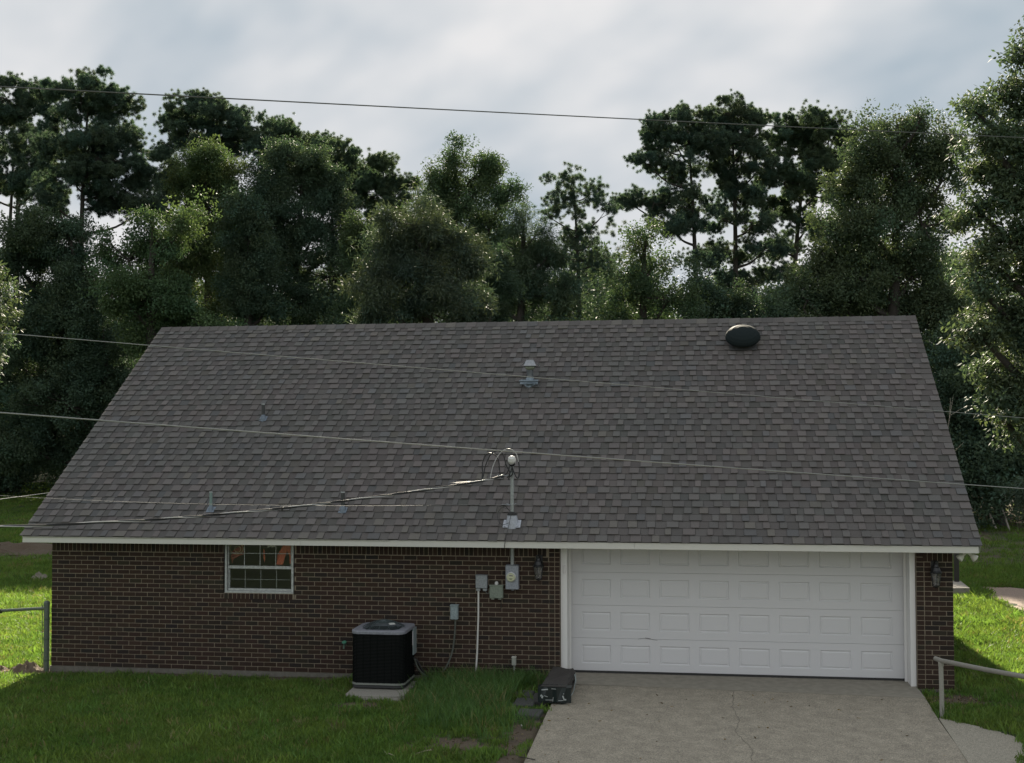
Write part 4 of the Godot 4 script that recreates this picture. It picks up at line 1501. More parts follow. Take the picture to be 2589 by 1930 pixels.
	tag(bed, "long low bank of dug brown earth on the lawn left of the house", "earth mound")
	var st := put("stone", mound(0.30, 0.20, 0.16, 31), mat(Color(0.34, 0.31, 0.24), 0.9, "fine", 5.0), null, Transform3D(Basis(), Vector3(-6.12, -0.08, -10.6)))
	tag(st, "flat pale stone lying in the grass left of the house", "stone")
	var clod := put("stump", mound(0.34, 0.3, 0.42, 41), mat(Color(0.10, 0.075, 0.05), 0.95, "fine", 3.0), null, Transform3D(Basis(), Vector3(-10.9, 0.08, -16.4)))
	tag(clod, "dark clod standing on the bank of dug earth", "stump")

	# porch post and two leaning poles at the right
	var pp := Geo.new()
	pp.slab(Vector3(-0.05, 0.0, -0.05), Vector3(0.05, 2.2, 0.05), 0.006)
	tag(put("porch_post", pp, mat(Color(0.025, 0.025, 0.022), 0.6), null, Transform3D(Basis(), Vector3(15.47, 0.12, -11.33))), "dark post standing on the porch slab behind the right corner", "post")
	for r in [[Vector3(19.08, 1.00, -25.02), Vector3(19.28, 0.32, -24.65), "shorter left one of two pale poles leaning in the dark wood at the right"], [Vector3(19.56, 1.17, -25.29), Vector3(19.67, 0.28, -24.52), "longer right one of two pale poles leaning in the dark wood at the right"]]:
		var p := Geo.new()
		var up: Vector3 = r[0]
		var dn: Vector3 = r[1]
		p.tube([dn + (dn - up) * 0.1, up + (up - dn) * 0.05], 0.032, 8)
		tag(put("leaning_pole", p, mat(Color(0.42, 0.38, 0.33), 0.7)), r[2], "pole", "pale poles leaning in the wood")
	var scrap := Geo.new()
	scrap.box(Transform3D(Basis(Vector3.UP, 0.4), Vector3.ZERO), Vector3(0.09, 0.012, 0.035), 0.004)
	tag(put("paper_scrap", scrap, mat(Color(0.62, 0.62, 0.60), 0.7), null, Transform3D(Basis(), Vector3(5.33, -0.055, 2.0))), "scrap of white paper on the ground in front of the pad", "litter")
	for r in [[7.36, 2.92, 0.02, "white pebble in the weeds left of the drive"], [7.62, 2.62, 0.016, "white pebble on the bare earth close to the drive"]]:
		tag(put("pebble", mound(r[2] * 1.4, r[2], r[2] * 1.5, 5), mat(Color(0.6, 0.59, 0.56), 0.8), null, Transform3D(Basis(), Vector3(r[0], -0.06, r[1]))), r[3], "pebble")
	for r in [[6.72, 4.05, 0.9, "forked dry twig lying on the bare earth at the bottom edge"], [7.90, 4.18, -0.6, "dark twig lying across the left edge of the drive"], [6.35, 4.2, -0.9, "pale dry stick in the grass at the bottom edge"]]:
		var tw := Geo.new()
		tw.tube([Vector3(-0.12, 0.0, 0), Vector3(0.0, 0.012, 0.01), Vector3(0.11, 0.006, -0.015)], 0.006, 5)
		tw.tube([Vector3(0.0, 0.012, 0.01), Vector3(0.06, 0.02, 0.06)], 0.004, 5)
		tag(put("twig", tw, mat(Color(0.36, 0.31, 0.22) if r[2] != -0.6 else Color(0.04, 0.035, 0.03), 0.9), null, Transform3D(Basis(Vector3.UP, r[2]), Vector3(r[0], -0.03, r[1]))), r[3], "twig")


func mound(rx: float, rz: float, h: float, sd: int) -> Geo:
	var f := FastNoiseLite.new()
	f.seed = sd
	f.frequency = 1.1
	f.fractal_octaves = 4
	var g := Geo.new()
	var rings := 12
	var seg := 30
	var p := []
	for i in rings + 1:
		var row := []
		for k in seg:
			var a := TAU * k / seg
			var r := float(i) / rings
			var q := Vector3(cos(a) * r, 0, sin(a) * r)
			var n := f.get_noise_2d(q.x * 2.2, q.z * 2.2)
			var y := h * (0.5 + 0.5 * cos(PI * r)) * (1.0 + 0.9 * n) + h * 0.12 * f.get_noise_2d(q.x * 8.0, q.z * 8.0) * (1.0 - r)
			row.append(Vector3(q.x * rx * (1.0 + 0.4 * n * r), y, q.z * rz * (1.0 + 0.4 * n * r)))
		p.append(row)
	for i in rings:
		for k in seg:
			var l := (k + 1) % seg
			g.tri(p[i][k], p[i + 1][l], p[i + 1][k])
			if i > 0:
				g.tri(p[i][k], p[i][l], p[i + 1][l])
	return g


# ---------------------------------------------------------------- wires
func sagging(a: Vector3, b: Vector3, sag: float) -> Array:
	var out := []
	for i in 41:
		var t := i / 40.0
		out.append(a.lerp(b, t) - Vector3(0, 4.0 * sag * t * (1.0 - t), 0))
	return out


func build_wires() -> void:
	var alu := mat(Color(0.24, 0.25, 0.245), 0.5, "", 1.0, 0.3)
	var g := Geo.new()
	g.tube(sagging(Vector3(4.16, 5.49, 12.33), Vector3(20.34, 7.26, -0.76), 0.035), 0.0043, 6)
	tag(put("power_line", g, mat(Color(0.085, 0.09, 0.085), 0.6, "", 1.0, 0.2)), "highest overhead wire, crossing the sky above the trees", "power line", "overhead wires in front of the house")
	g = Geo.new()
	g.tube(sagging(Vector3(4.15, 4.29, 12.29), Vector3(20.30, 3.18, -0.90), 0.000), 0.0028, 6)
	tag(put("power_line", g, alu), "thin overhead wire crossing the upper part of the roof", "power line", "overhead wires in front of the house")
	g = Geo.new()
	g.tube(sagging(Vector3(4.15, 3.87, 12.27), Vector3(20.30, 2.33, -0.93), 0.035), 0.0047, 6)
	tag(put("power_line", g, alu), "bright lower overhead wire crossing the middle of the roof", "power line", "overhead wires in front of the house")
	var drop := thing("service_cable", "twisted service cable sagging from the left edge up to the mast", "cable", Vector3.ZERO)
	var path := smooth([Vector3(7.03, 2.92, 0.22), Vector3(6.75, 2.85, 0.51), Vector3(5.93, 2.73, 1.03), Vector3(5.10, 2.63, 1.66), Vector3(4.38, 2.56, 2.27), Vector3(3.60, 2.51, 2.99), Vector3(2.97, 2.49, 3.59), Vector3(1.92, 2.50, 4.66), Vector3(0.6, 2.62, 6.2)], 24)
	var tones := [Color(0.44, 0.44, 0.42), Color(0.014, 0.014, 0.015), Color(0.016, 0.016, 0.017)]
	for s in 3:
		var q := []
		for i in path.size():
			var a := i * 0.30 + TAU * s / 3.0
			q.append(path[i] + Vector3(0.3 * cos(a), sin(a), 0.8 * cos(a)) * 0.009)
		g = Geo.new()
		g.tube(q, 0.0085, 6)
		put("neutral_wire" if s == 0 else "insulated_wire", g, mat(tones[s], 0.4, "", 1.0, 0.5 if s == 0 else 0.0), drop)
	g = Geo.new()
	g.box(Transform3D(Basis(Vector3.BACK, 0.15), Vector3(4.42, 2.565, 2.24)), Vector3(0.06, 0.03, 0.03), 0.008)
	g.box(Transform3D(Basis(Vector3.BACK, 0.15), Vector3(4.43, 2.545, 2.24)), Vector3(0.025, 0.04, 0.02), 0.006)
	put("splice", g, mat(Color(0.02, 0.018, 0.016), 0.6), drop)
	g = Geo.new()
	g.tube([Vector3(6.35, 2.785, 0.76), Vector3(6.36, 2.83, 0.76), Vector3(6.45, 2.835, 0.71), Vector3(6.62, 2.845, 0.60)], 0.005, 6)
	put("cable_tail", g, mat(Color(0.014, 0.014, 0.015), 0.45), drop)
	g = Geo.new()
	g.tube(smooth([Vector3(7.0, 2.505, 0.24), Vector3(6.79, 2.518, 0.49), Vector3(5.19, 2.55, 1.44), Vector3(3.34, 2.64, 2.64), Vector3(2.08, 2.77, 3.84), Vector3(0.76, 2.95, 5.06)], 10), 0.002, 5)
	tag(put("telephone_wire", g, mat(Color(0.20, 0.20, 0.195), 0.6)), "thin straight telephone wire low across the roof, ending at the mast", "cable")
	g = Geo.new()
	g.tube([Vector3(-5.6, 1.95, 4.6), Vector3(-4.02, 2.18, -2.35), Vector3(-3.51, 2.25, -4.45), Vector3(-3.16, 2.31, -5.51), Vector3(-0.28, 2.62, -9.0)], 0.006, 5)
	tag(put("guy_wire", g, mat(Color(0.42, 0.43, 0.40), 0.4)), "short pale wire running behind the left end of the roof", "cable")


# ---------------------------------------------------------------- trees
func sprig(kind: String) -> ArrayMesh:
	# a tuft of needles, or a twig-end of leaves: small faces with their own size and tilt
	if cache.has(kind):
		return cache[kind]
	var g := Geo.new()
	if kind == "pine":
		for k in 110:
			var d := Vector3(rng.randfn(), rng.randfn() * 0.9 + 0.4, rng.randfn()).normalized()
			var s := d.cross(Vector3(rng.randfn(), rng.randfn(), rng.randfn())).normalized() * 0.0085
			var a := d * 0.03
			var b := d * rng.randf_range(0.15, 0.23) + Vector3(0, -0.01, 0)
			g.col = jit(Color.WHITE, 0.25)
			g.tri(a - s, a + s, b)
	else:
		var n: int = {"leaf": 32, "near": 20, "fine": 34}[kind]
		var spread: float = {"leaf": 0.27, "near": 0.15, "fine": 0.27}[kind]
		var ln: float = {"leaf": 0.110, "near": 0.118, "fine": 0.17}[kind]
		var wd: float = {"leaf": 0.062, "near": 0.048, "fine": 0.032}[kind]
		for k in n:
			var at := Vector3(rng.randfn(), rng.randfn() * 0.7, rng.randfn()).normalized() * spread * sqrt(rng.randf())
			var out := (at.normalized() * 0.8 + Vector3(rng.randfn(), rng.randfn() - 0.3, rng.randfn()) * 0.55).normalized()
			if kind == "fine":
				out = (out + Vector3(0, -0.2, 0)).normalized()
			var side := out.cross(Vector3(rng.randfn() * 0.5, 1.0, rng.randfn() * 0.5)).normalized()
			var nn := side.cross(out).normalized()
			var l := ln * rng.randf_range(0.7, 1.25)
			var w := wd * rng.randf_range(0.75, 1.2)
			var p0 := at
			var p1 := at + out * l * 0.45 + side * w * 0.5 - nn * w * 0.16
			var p2 := at + out * l - nn * l * 0.12
			var p3 := at + out * l * 0.45 - side * w * 0.5 - nn * w * 0.16
			g.col = jit(Color.WHITE, 0.22)
			g.tri(p0, p1, p2)
			g.tri(p0, p2, p3)
	cache[kind] = g.mesh()
	return cache[kind]


var tones := [
	Color(0.084, 0.130, 0.098), Color(0.088, 0.136, 0.092), Color(0.096, 0.138, 0.062), Color(0.072, 0.112, 0.074), Color(0.084, 0.136, 0.068),
	Color(0.078, 0.110, 0.080), Color(0.078, 0.122, 0.064), Color(0.084, 0.120, 0.072), Color(0.098, 0.138, 0.086),
]
var bark: StandardMaterial3D
var leaf_mats := {}


func tree(called: String, kind: String, label: String, at: Vector2, top: Vector3, tone: int, dense: float, lobes: Array) -> void:
	var t := thing(called, label, "bush" if called.contains("bush") else "tree", Vector3(at.x, gh(at.x, at.y) - 0.05, at.y), "trees of the wood behind the house")
	var y0 := t.position.y
	var r0 := 0.030 * top.y if kind != "pine" else 0.0115 * top.y
	r0 = clampf(r0, 0.03, 0.34)
	var pts := []
	var radii := []
	var segs := 9
	for i in segs + 1:
		var f := float(i) / segs
		var w := sin(f * 5.0 + at.x) * 0.10 * top.y * 0.08 * f
		pts.append(Vector3(top.x * f * f + w, (top.y - y0) * f, top.z * f * f))
		radii.append(r0 * (1.15 if i == 0 else 1.0) * (1.0 - 0.86 * pow(f, 1.3)))
	var g := Geo.new()
	g.tube(pts, radii, 10)
	put("trunk", g, bark, t)
	if label.contains("twin"):
		g = Geo.new()
		var p2 := []
		for i in segs + 1:
			var f := float(i) / segs
			p2.append(pts[i] * Vector3(1, 0.88, 1) + Vector3(-0.45 + 0.15 * f, 0, 0.3 - 0.2 * f))
		g.tube(p2, radii, 8)
		put("trunk", g, bark, t)
	var limbs := Geo.new()
	var where := []
	var tint := PackedColorArray()
	var shape := sprig(kind)
	var per_m2: float = {"pine": 44.0, "leaf": 27.0, "near": 82.0, "fine": 28.0}[kind]
	var base: Color = tones[tone]
	for L in lobes:
		var c: Vector3 = Vector3(L[0], L[1] - y0, L[2]) + Vector3(rng.randfn(), rng.randfn() * 0.6, rng.randfn()) * 0.10 * L[3]
		var rx: float = L[3] * (1.12 if kind == "pine" else 1.0)
		var ry: float = L[4]
		var rz := rx * 0.85
		# the limb that carries this lobe leaves the trunk lower down and bends up
		var hd := Vector2(c.x, c.z).length()
		var fy := clampf((c.y - hd * (0.35 if kind == "pine" else 0.7) - ry * 0.4) / (top.y - y0), 0.16, 0.97)
		var fi := fy * segs
		var i0 := mini(int(fi), segs - 1)
		var from: Vector3 = pts[i0].lerp(pts[i0 + 1], fi - i0)
		var lr := clampf(r0 * 0.5 * (1.0 - fy * 0.5), 0.02, 0.12)
		var mid := from.lerp(c, 0.5) + Vector3(rng.randf_range(-0.15, 0.15), -0.10 * hd, rng.randf_range(-0.15, 0.15))
		limbs.tube(smooth([from, mid, c], 4), [lr, lr * 0.92, lr * 0.84, lr * 0.76, lr * 0.68, lr * 0.60, lr * 0.52, lr * 0.44, lr * 0.34], 6, false)
		var area := 4.0 * PI * (rx * ry + rx * rz + ry * rz) / 3.0
		var cr := (0.40 if kind == "pine" else 0.46) if kind != "near" else 0.34
		if kind == "fine":
			cr = 0.45
		if called.contains("bush"):
			cr = 0.16
		var clumps := maxi(5, int(area * (0.85 if kind == "pine" else 1.1) * (2.2 if kind == "near" else 1.0)))
		var total := int(area * per_m2 * dense)
		var each := maxi(3, total / clumps)
		for k in clumps:
			var u := Vector3(rng.randfn(), rng.randfn() + 0.25, rng.randfn()).normalized()
			var rr := rng.randf_range(0.45, 1.08)
			var stray := rng.randf() < 0.11
			if stray:
				rr = rng.randf_range(1.1, 1.38)
			var wide := cr * rng.randf_range(0.65, 1.45) * (0.75 if stray else 1.0)
			var cc := c + Vector3(u.x * rx, u.y * ry, u.z * rz) * rr
			if k % 2 == 0:
				var m2 := c.lerp(cc, 0.55) + Vector3(rng.randf_range(-0.1, 0.1), -0.06, rng.randf_range(-0.1, 0.1))
				limbs.tube([c.lerp(mid, 0.15 * rng.randf()), m2, cc], [lr * 0.36, lr * 0.26, 0.008], 5, false)
			var ctone := jit(base, 0.20, 0.10)
			for s in (maxi(2, each / 2) if stray else each):
				var o := Vector3(rng.randfn() * 0.55, rng.randfn() * 0.42, rng.randfn() * 0.55) * wide
				var b := rand_basis()
				if kind == "pine":
					var dir := (o.normalized() * 0.7 + u * 0.5 + Vector3(0, 0.65, 0)).normalized()
					b = Basis(Quaternion(Vector3.UP, dir)) * Basis(Vector3.UP, rng.randf() * TAU)
				elif kind == "near" or kind == "fine":
					b = Basis(Vector3.UP, rng.randf() * TAU) * Basis(Vector3.RIGHT, rng.randfn() * 0.5)
				where.append(Transform3D(b.scaled(Vector3.ONE * (rng.randf_range(0.6, 1.0) if kind == "pine" else rng.randf_range(0.8, 1.2))), cc + o))
				tint.append(jit(ctone, 0.15, 0.06))
	put("branches", limbs, bark, t)
	many("crown", shape, leaf_mats[kind], where, tint, t)


func build_wood() -> void:
	bark = rough_relief(mat(Color(0.058, 0.050, 0.044), 0.95, "stain", 1.6), "stain", 3.0)
	leaf_mats = {"pine": leafy(0.6, 0.7, 0.25), "leaf": leafy(0.6, 0.6, 0.22), "near": leafy(0.62, 0.7, 0.28), "fine": leafy(0.6, 0.55, 0.25)}
	tree("pine_tree", "pine", "tall dark pine at the far left edge with twin trunks", Vector2(-22.67, -37.94), Vector3(0.22, 19.42, 0.54), 0, 1.00, [[0.16,19.46,1.26,1.56,1.00], [1.09,18.86,0.39,1.33,1.11], [-1.73,18.15,0.08,1.33,1.33], [0.83,17.12,0.72,1.56,0.89], [1.44,16.60,-0.10,0.89,0.62], [0.13,15.50,1.12,1.33,0.89], [1.02,14.97,0.26,1.00,0.78], [-2.19,15.45,0.05,1.11,1.11]])
	tree("pine_tree", "pine", "tall pine second from the left with a bare lower trunk against the sky", Vector2(-17.26, -33.70), Vector3(0.53, 18.40, 0.46), 0, 0.95, [[0.86,18.11,1.10,1.43,0.81], [-0.48,18.24,0.60,0.71,0.86], [1.20,17.55,-0.38,1.06,1.12], [0.48,16.48,0.75,1.53,0.98], [1.86,16.03,-0.18,0.98,1.06], [1.34,15.19,0.93,1.67,0.86], [-0.71,15.76,0.55,0.71,0.77], [2.20,14.77,-0.63,0.86,0.73], [0.26,14.36,0.70,1.59,0.77], [1.33,13.98,-0.18,1.18,0.77], [-0.61,13.29,1.15,0.77,0.45], [3.20,13.40,-0.13,0.73,0.41], [-0.68,12.09,-0.30,0.69,0.49], [-1.07,11.03,0.78,0.53,0.29]])
	tree("pine_tree", "pine", "round-topped pine rising above the olive broadleaf trees on the left", Vector2(-15.44, -46.11), Vector3(-0.42, 20.61, 0.68), 0, 0.95, [[-0.32,20.48,1.37,1.79,0.84], [0.63,19.91,0.50,1.24,0.99], [-2.19,20.04,0.22,1.04,0.74], [-1.08,18.85,1.07,1.64,0.74], [0.86,19.00,0.08,1.04,0.74], [2.21,18.22,0.91,0.69,0.65], [-3.00,18.26,0.98,0.89,0.60], [-2.51,17.34,0.17,1.29,0.74], [-3.06,16.53,1.28,0.94,0.65], [-1.51,16.21,0.33,1.64,0.89], [-2.43,15.16,1.49,1.19,0.79]])
	tree("pine_tree", "pine", "flat-domed pine right of the round-topped pine", Vector2(-13.62, -49.42), Vector3(0.39, 20.14, 0.54), 1, 1.00, [[0.62,20.03,1.21,1.50,0.73], [-0.18,19.60,0.61,1.09,0.73], [1.25,19.75,-0.31,1.24,0.73], [0.62,18.69,0.81,1.30,0.67]])
	tree("pine_tree", "pine", "broad pine on the sloping treeline left of centre", Vector2(-9.96, -47.95), Vector3(-0.00, 18.58, 0.54), 1, 1.10, [[0.08,18.43,1.23,1.31,0.91], [-0.63,17.32,0.59,1.51,1.01], [0.72,17.97,-0.30,1.21,1.06], [1.50,16.45,0.60,1.31,1.16], [0.00,16.13,0.10,1.39,1.01]])
	tree("pine_tree", "pine", "lowest and last pine of the left group beside the open sky", Vector2(-6.72, -46.41), Vector3(0.35, 17.15, 0.44), 1, 1.10, [[0.28,16.82,1.15,0.98,0.93], [0.63,15.88,0.35,0.98,0.93], [-0.56,15.82,-0.18,1.10,0.93], [0.32,14.65,0.71,1.03,0.73]])
	tree("oak_tree", "leaf", "olive green broadleaf tree in front of the round-topped pine", Vector2(-13.68, -39.29), Vector3(0.21, 16.28, 0.43), 2, 0.90, [[0.38,16.20,1.11,1.16,0.76], [0.91,15.72,0.30,1.02,0.93], [-0.73,15.20,-0.18,1.16,1.02], [0.77,13.89,0.61,1.29,1.24], [-1.05,13.34,0.16,1.16,1.02], [1.54,12.07,0.78,1.29,1.24], [-0.26,11.51,0.33,1.47,1.24], [-1.66,10.48,-0.21,1.47,1.47], [0.95,9.91,0.44,1.47,1.24]])
	tree("oak_tree", "leaf", "large dark broadleaf tree with a domed crown behind the left half of the roof", Vector2(-10.04, -41.87), Vector3(0.34, 16.92, 0.43), 3, 0.90, [[0.33,16.61,1.13,1.29,0.87], [-1.03,16.12,0.61,1.29,0.96], [0.84,15.79,-0.39,1.19,1.06], [-0.25,14.45,0.78,1.75,1.29], [1.85,14.80,-0.23,1.10,1.06], [-1.49,13.71,1.30,1.06,1.06], [0.99,12.90,0.19,1.75,1.29], [2.73,13.47,-0.76,0.92,1.06], [-0.73,11.49,0.75,1.75,1.52], [2.12,11.10,-0.40,1.75,1.52], [0.72,9.62,0.82,1.97,1.29], [3.59,11.63,-0.25,0.83,1.06]])
	tree("oak_tree", "leaf", "lower yellow-green broadleaf tree between the bare pine trunk and the domed crown", Vector2(-11.01, -27.55), Vector3(0.07, 11.80, 0.29), 4, 0.85, [[1.58,11.59,0.76,0.71,0.57], [0.06,10.82,0.25,1.00,0.82], [-1.05,10.21,-0.31,1.00,0.82], [-0.33,8.66,0.59,1.17,1.00], [0.51,8.55,-0.25,1.00,1.00], [-1.04,8.97,1.06,0.82,1.00], [1.62,7.80,-0.09,1.17,0.71], [-0.27,7.32,-0.53,1.24,0.89]])
	tree("oak_tree", "leaf", "dense dark broadleaf tree at the left below the far-left pine", Vector2(-14.55, -31.07), Vector3(-1.93, 12.50, 0.61), 3, 1.10, [[-2.89,11.62,1.43,1.27,0.85], [-2.03,11.15,0.58,1.08,0.89], [-4.04,10.18,0.13,1.46,1.27], [-1.58,9.66,0.81,1.27,1.27], [-3.10,8.20,0.28,1.85,1.27], [-0.48,8.10,0.94,1.27,1.27], [-4.07,6.82,0.73,1.54,1.46], [-2.33,6.28,-0.26,1.85,1.46], [0.09,6.22,0.43,1.27,1.46], [-3.51,4.71,0.21,1.73,1.35], [-0.89,4.49,0.87,1.73,1.35], [-3.53,3.07,0.51,1.54,1.16], [-1.78,3.15,-0.46,1.54,1.16], [0.64,4.11,0.27,1.16,1.35]])
	tree("cedar_tree", "fine", "shaggy grey-green rounded tree behind the middle of the ridge", Vector2(0.96, -22.27), Vector3(0.13, 10.58, 0.23), 5, 1.10, [[-0.39,10.09,1.00,1.00,0.55], [-1.08,9.45,0.37,0.85,0.76], [0.36,9.73,-0.54,0.85,0.70], [-0.26,8.64,0.57,1.46,0.91], [1.10,8.72,-0.33,0.64,0.85], [-1.07,7.71,1.02,0.85,0.85], [0.11,7.47,0.12,1.46,0.85], [1.21,7.53,-0.75,0.73,0.70]])
	tree("sweetgum_tree", "leaf", "loose-leaved tree with pointed tops left of the small sparse pine", Vector2(-1.11, -39.16), Vector3(-0.21, 16.47, 0.50), 6, 0.80, [[-0.08,16.17,1.18,0.52,0.77], [0.35,15.12,0.37,1.12,0.86], [-1.00,15.04,-0.14,0.90,0.86], [1.47,15.04,0.55,0.90,0.90], [0.02,14.06,0.02,1.63,0.86], [2.21,14.08,0.76,0.73,0.77], [-1.40,13.79,0.58,0.60,0.56], [-0.92,12.82,-0.24,0.86,0.73], [1.45,12.87,0.47,1.16,0.73], [0.22,11.90,-0.09,1.16,0.73], [2.09,11.85,0.69,0.77,0.73], [0.48,10.78,0.19,1.50,0.86], [-0.93,11.52,-0.28,0.86,0.86]])
	tree("cedar_tree", "fine", "dark pointed evergreen between the loose-leaved tree and the small sparse pine", Vector2(2.21, -35.61), Vector3(0.07, 12.58, 0.31), 3, 1.00, [[0.02,12.40,1.03,0.60,0.60], [0.46,11.68,0.22,0.72,0.72], [-0.40,10.97,-0.38,1.04,0.92], [0.93,10.39,0.46,0.92,0.92], [-0.00,9.32,-0.15,1.52,1.12], [1.94,9.10,0.62,0.92,0.92], [1.45,10.97,0.05,0.36,0.68], [-1.45,9.66,-0.27,1.12,1.12]])
	tree("pine_tree", "pine", "small sparse pine with see-through crown in the gap of sky", Vector2(4.50, -37.98), Vector3(-0.22, 14.66, 0.43), 0, 0.33, [[-0.15,14.63,1.13,0.62,0.41], [-0.94,14.21,0.53,0.75,0.54], [0.44,14.17,-0.39,0.75,0.62], [-0.19,13.36,0.74,1.16,0.62], [-1.30,13.07,0.18,0.54,0.54], [1.05,12.84,0.89,0.66,0.62], [-0.65,12.14,0.41,0.87,0.62], [0.56,12.03,-0.49,0.95,0.71], [-0.01,11.05,0.63,1.04,0.54], [1.21,11.35,-0.25,0.58,0.54]])
	tree("pine_tree", "pine", "tall pine with long left-reaching limbs, leftmost of the right-hand pines", Vector2(9.91, -48.91), Vector3(-0.78, 19.67, 0.70), 0, 0.85, [[-1.73,19.58,1.55,1.12,0.64], [-0.49,19.74,0.66,1.12,0.73], [-2.51,18.98,0.23,1.03,0.73], [-1.22,18.49,1.08,1.37,0.88], [0.17,18.40,0.16,1.12,0.98], [-2.83,17.40,1.64,0.88,0.49], [-1.72,17.11,0.75,1.27,0.78], [-3.81,15.73,0.31,0.83,0.39], [-2.45,15.34,1.15,1.17,0.54], [-1.02,15.71,0.24,1.32,0.83], [-1.54,14.07,1.32,1.32,0.49], [0.19,14.37,0.36,0.98,0.64], [0.66,12.51,-0.48,0.78,0.59], [-0.36,12.37,0.73,0.64,0.39]])
	tree("pine_tree", "pine", "tallest pine in the middle of the right-hand pines", Vector2(11.70, -51.20), Vector3(0.14, 20.85, 0.61), 0, 0.85, [[-0.08,20.55,1.34,1.41,0.65], [0.94,20.22,0.47,1.16,0.86], [-0.85,19.69,0.01,1.16,0.91], [0.36,18.69,0.85,1.66,1.01], [-0.32,17.58,0.20,1.41,0.91], [1.38,17.36,1.00,1.16,0.91], [0.35,16.00,0.40,1.41,0.81], [-0.64,15.11,-0.19,0.91,0.55], [1.12,14.68,0.59,1.16,0.65], [0.14,13.28,-0.02,1.41,0.60], [1.59,13.12,0.82,0.91,0.50], [-0.43,11.42,0.35,1.41,0.50], [1.65,11.75,-0.66,1.16,0.50], [0.42,10.42,0.54,1.16,0.60]])
	tree("pine_tree", "pine", "pine with a heavy dark crown next to the brownish broadleaf tree", Vector2(14.89, -53.71), Vector3(1.12, 20.88, 0.46), 1, 1.05, [[0.85,20.53,1.20,1.56,0.67], [-0.43,19.98,0.66,1.19,0.78], [2.26,19.87,-0.45,1.35,1.04], [0.86,18.61,0.77,1.97,1.19], [3.24,18.62,-0.29,0.99,1.19], [-0.24,16.99,1.23,1.45,0.93], [1.65,16.61,0.23,1.45,1.04], [-0.67,15.96,-0.16,1.19,0.67], [0.83,14.74,0.64,1.19,0.67], [-0.46,13.50,0.08,1.09,0.62], [-0.29,11.81,1.05,0.93,0.52]])
	tree("sweetgum_tree", "leaf", "small loose-leaved tree under the long-limbed pine", Vector2(7.72, -30.37), Vector3(0.06, 11.03, 0.26), 6, 0.50, [[0.18,10.80,0.94,0.60,0.43], [-0.38,10.24,0.30,0.71,0.53], [0.50,9.97,-0.55,0.71,0.53], [-0.03,9.13,0.56,0.96,0.46], [-0.59,8.46,-0.09,1.00,0.71], [0.88,8.35,0.75,1.00,0.71], [-0.93,7.71,0.29,0.71,0.36], [0.45,7.63,-0.63,1.07,0.44]])
	tree("oak_tree", "leaf", "big brownish-olive broadleaf tree behind the right end of the ridge", Vector2(16.67, -28.68), Vector3(0.26, 14.46, 0.36), 7, 0.95, [[1.04,14.58,0.95,0.20,0.30], [-0.87,14.38,0.52,0.30,0.15], [0.53,14.25,-0.40,1.07,0.57], [-0.63,13.35,0.80,0.93,0.77], [1.33,13.50,-0.19,0.90,0.77], [1.96,13.79,0.79,0.37,0.60], [-0.92,12.30,0.45,1.10,0.77], [0.68,12.43,-0.49,1.27,0.93], [1.85,12.35,0.40,0.63,0.93], [-1.71,11.02,0.17,0.93,0.77], [-0.53,10.68,1.05,1.27,0.93], [1.21,10.79,0.08,1.10,1.10], [-2.35,9.53,-0.14,1.10,0.77], [-1.15,9.06,0.73,1.27,0.93], [0.76,8.97,-0.27,1.43,1.10], [-3.12,8.20,1.34,0.60,0.77], [-1.78,7.93,0.43,1.27,0.70], [0.14,7.66,-0.58,1.43,0.77], [1.65,7.56,0.25,0.93,0.93]])
	tree("oak_tree", "near", "large near oak with glossy leaves filling the right edge", Vector2(17.28, -8.53), Vector3(-0.30, 11.71, 0.34), 8, 0.80, [[-1.05,10.99,0.78,0.21,0.38], [-0.81,11.56,0.41,0.15,0.22], [-1.31,10.23,0.08,0.43,0.29], [-2.00,9.87,0.71,0.26,0.24], [-0.87,9.95,0.19,0.33,0.40], [-1.66,9.28,0.81,0.48,0.34], [-0.94,9.08,0.34,0.48,0.48], [-1.60,8.69,0.07,0.48,0.40], [-1.09,8.12,0.51,0.48,0.48], [-1.81,7.91,0.25,0.38,0.29], [-1.39,7.27,0.70,0.48,0.48], [-1.79,6.95,0.39,0.40,0.33], [-0.87,6.62,-0.11,0.48,0.57], [-2.12,6.36,0.60,0.29,0.24], [-1.57,6.14,0.15,0.55,0.41], [-1.97,5.45,0.72,0.38,0.28], [-1.14,5.28,0.23,0.47,0.47], [-1.52,4.75,-0.08,0.38,0.28], [-1.19,4.15,0.38,0.40,0.33], [-1.40,3.73,0.04,0.26,0.15], [-0.92,3.53,0.49,0.31,0.28], [-0.11,10.28,0.26,0.60,0.69], [0.17,8.96,-0.18,0.78,0.78], [-0.00,7.29,0.31,0.78,0.78], [0.09,5.66,-0.11,0.78,0.78], [-0.35,4.25,0.43,0.69,0.52], [-0.10,11.57,0.31,0.52,0.52]])
	tree("oak_tree", "near", "near leafy tree just entering the left edge with glossy leaves", Vector2(-8.26, -9.75), Vector3(0.27, 9.19, 0.16), 8, 0.80, [[1.37,7.31,0.28,0.28,0.32], [1.39,6.80,-0.09,0.19,0.23], [0.83,6.39,-0.38,0.47,0.36], [1.35,5.66,0.05,0.32,0.32], [0.75,5.03,-0.24,0.43,0.40], [0.63,6.77,0.37,0.66,0.85], [0.10,8.14,0.15,0.76,0.85], [-0.02,5.49,-0.28,0.76,0.76]])
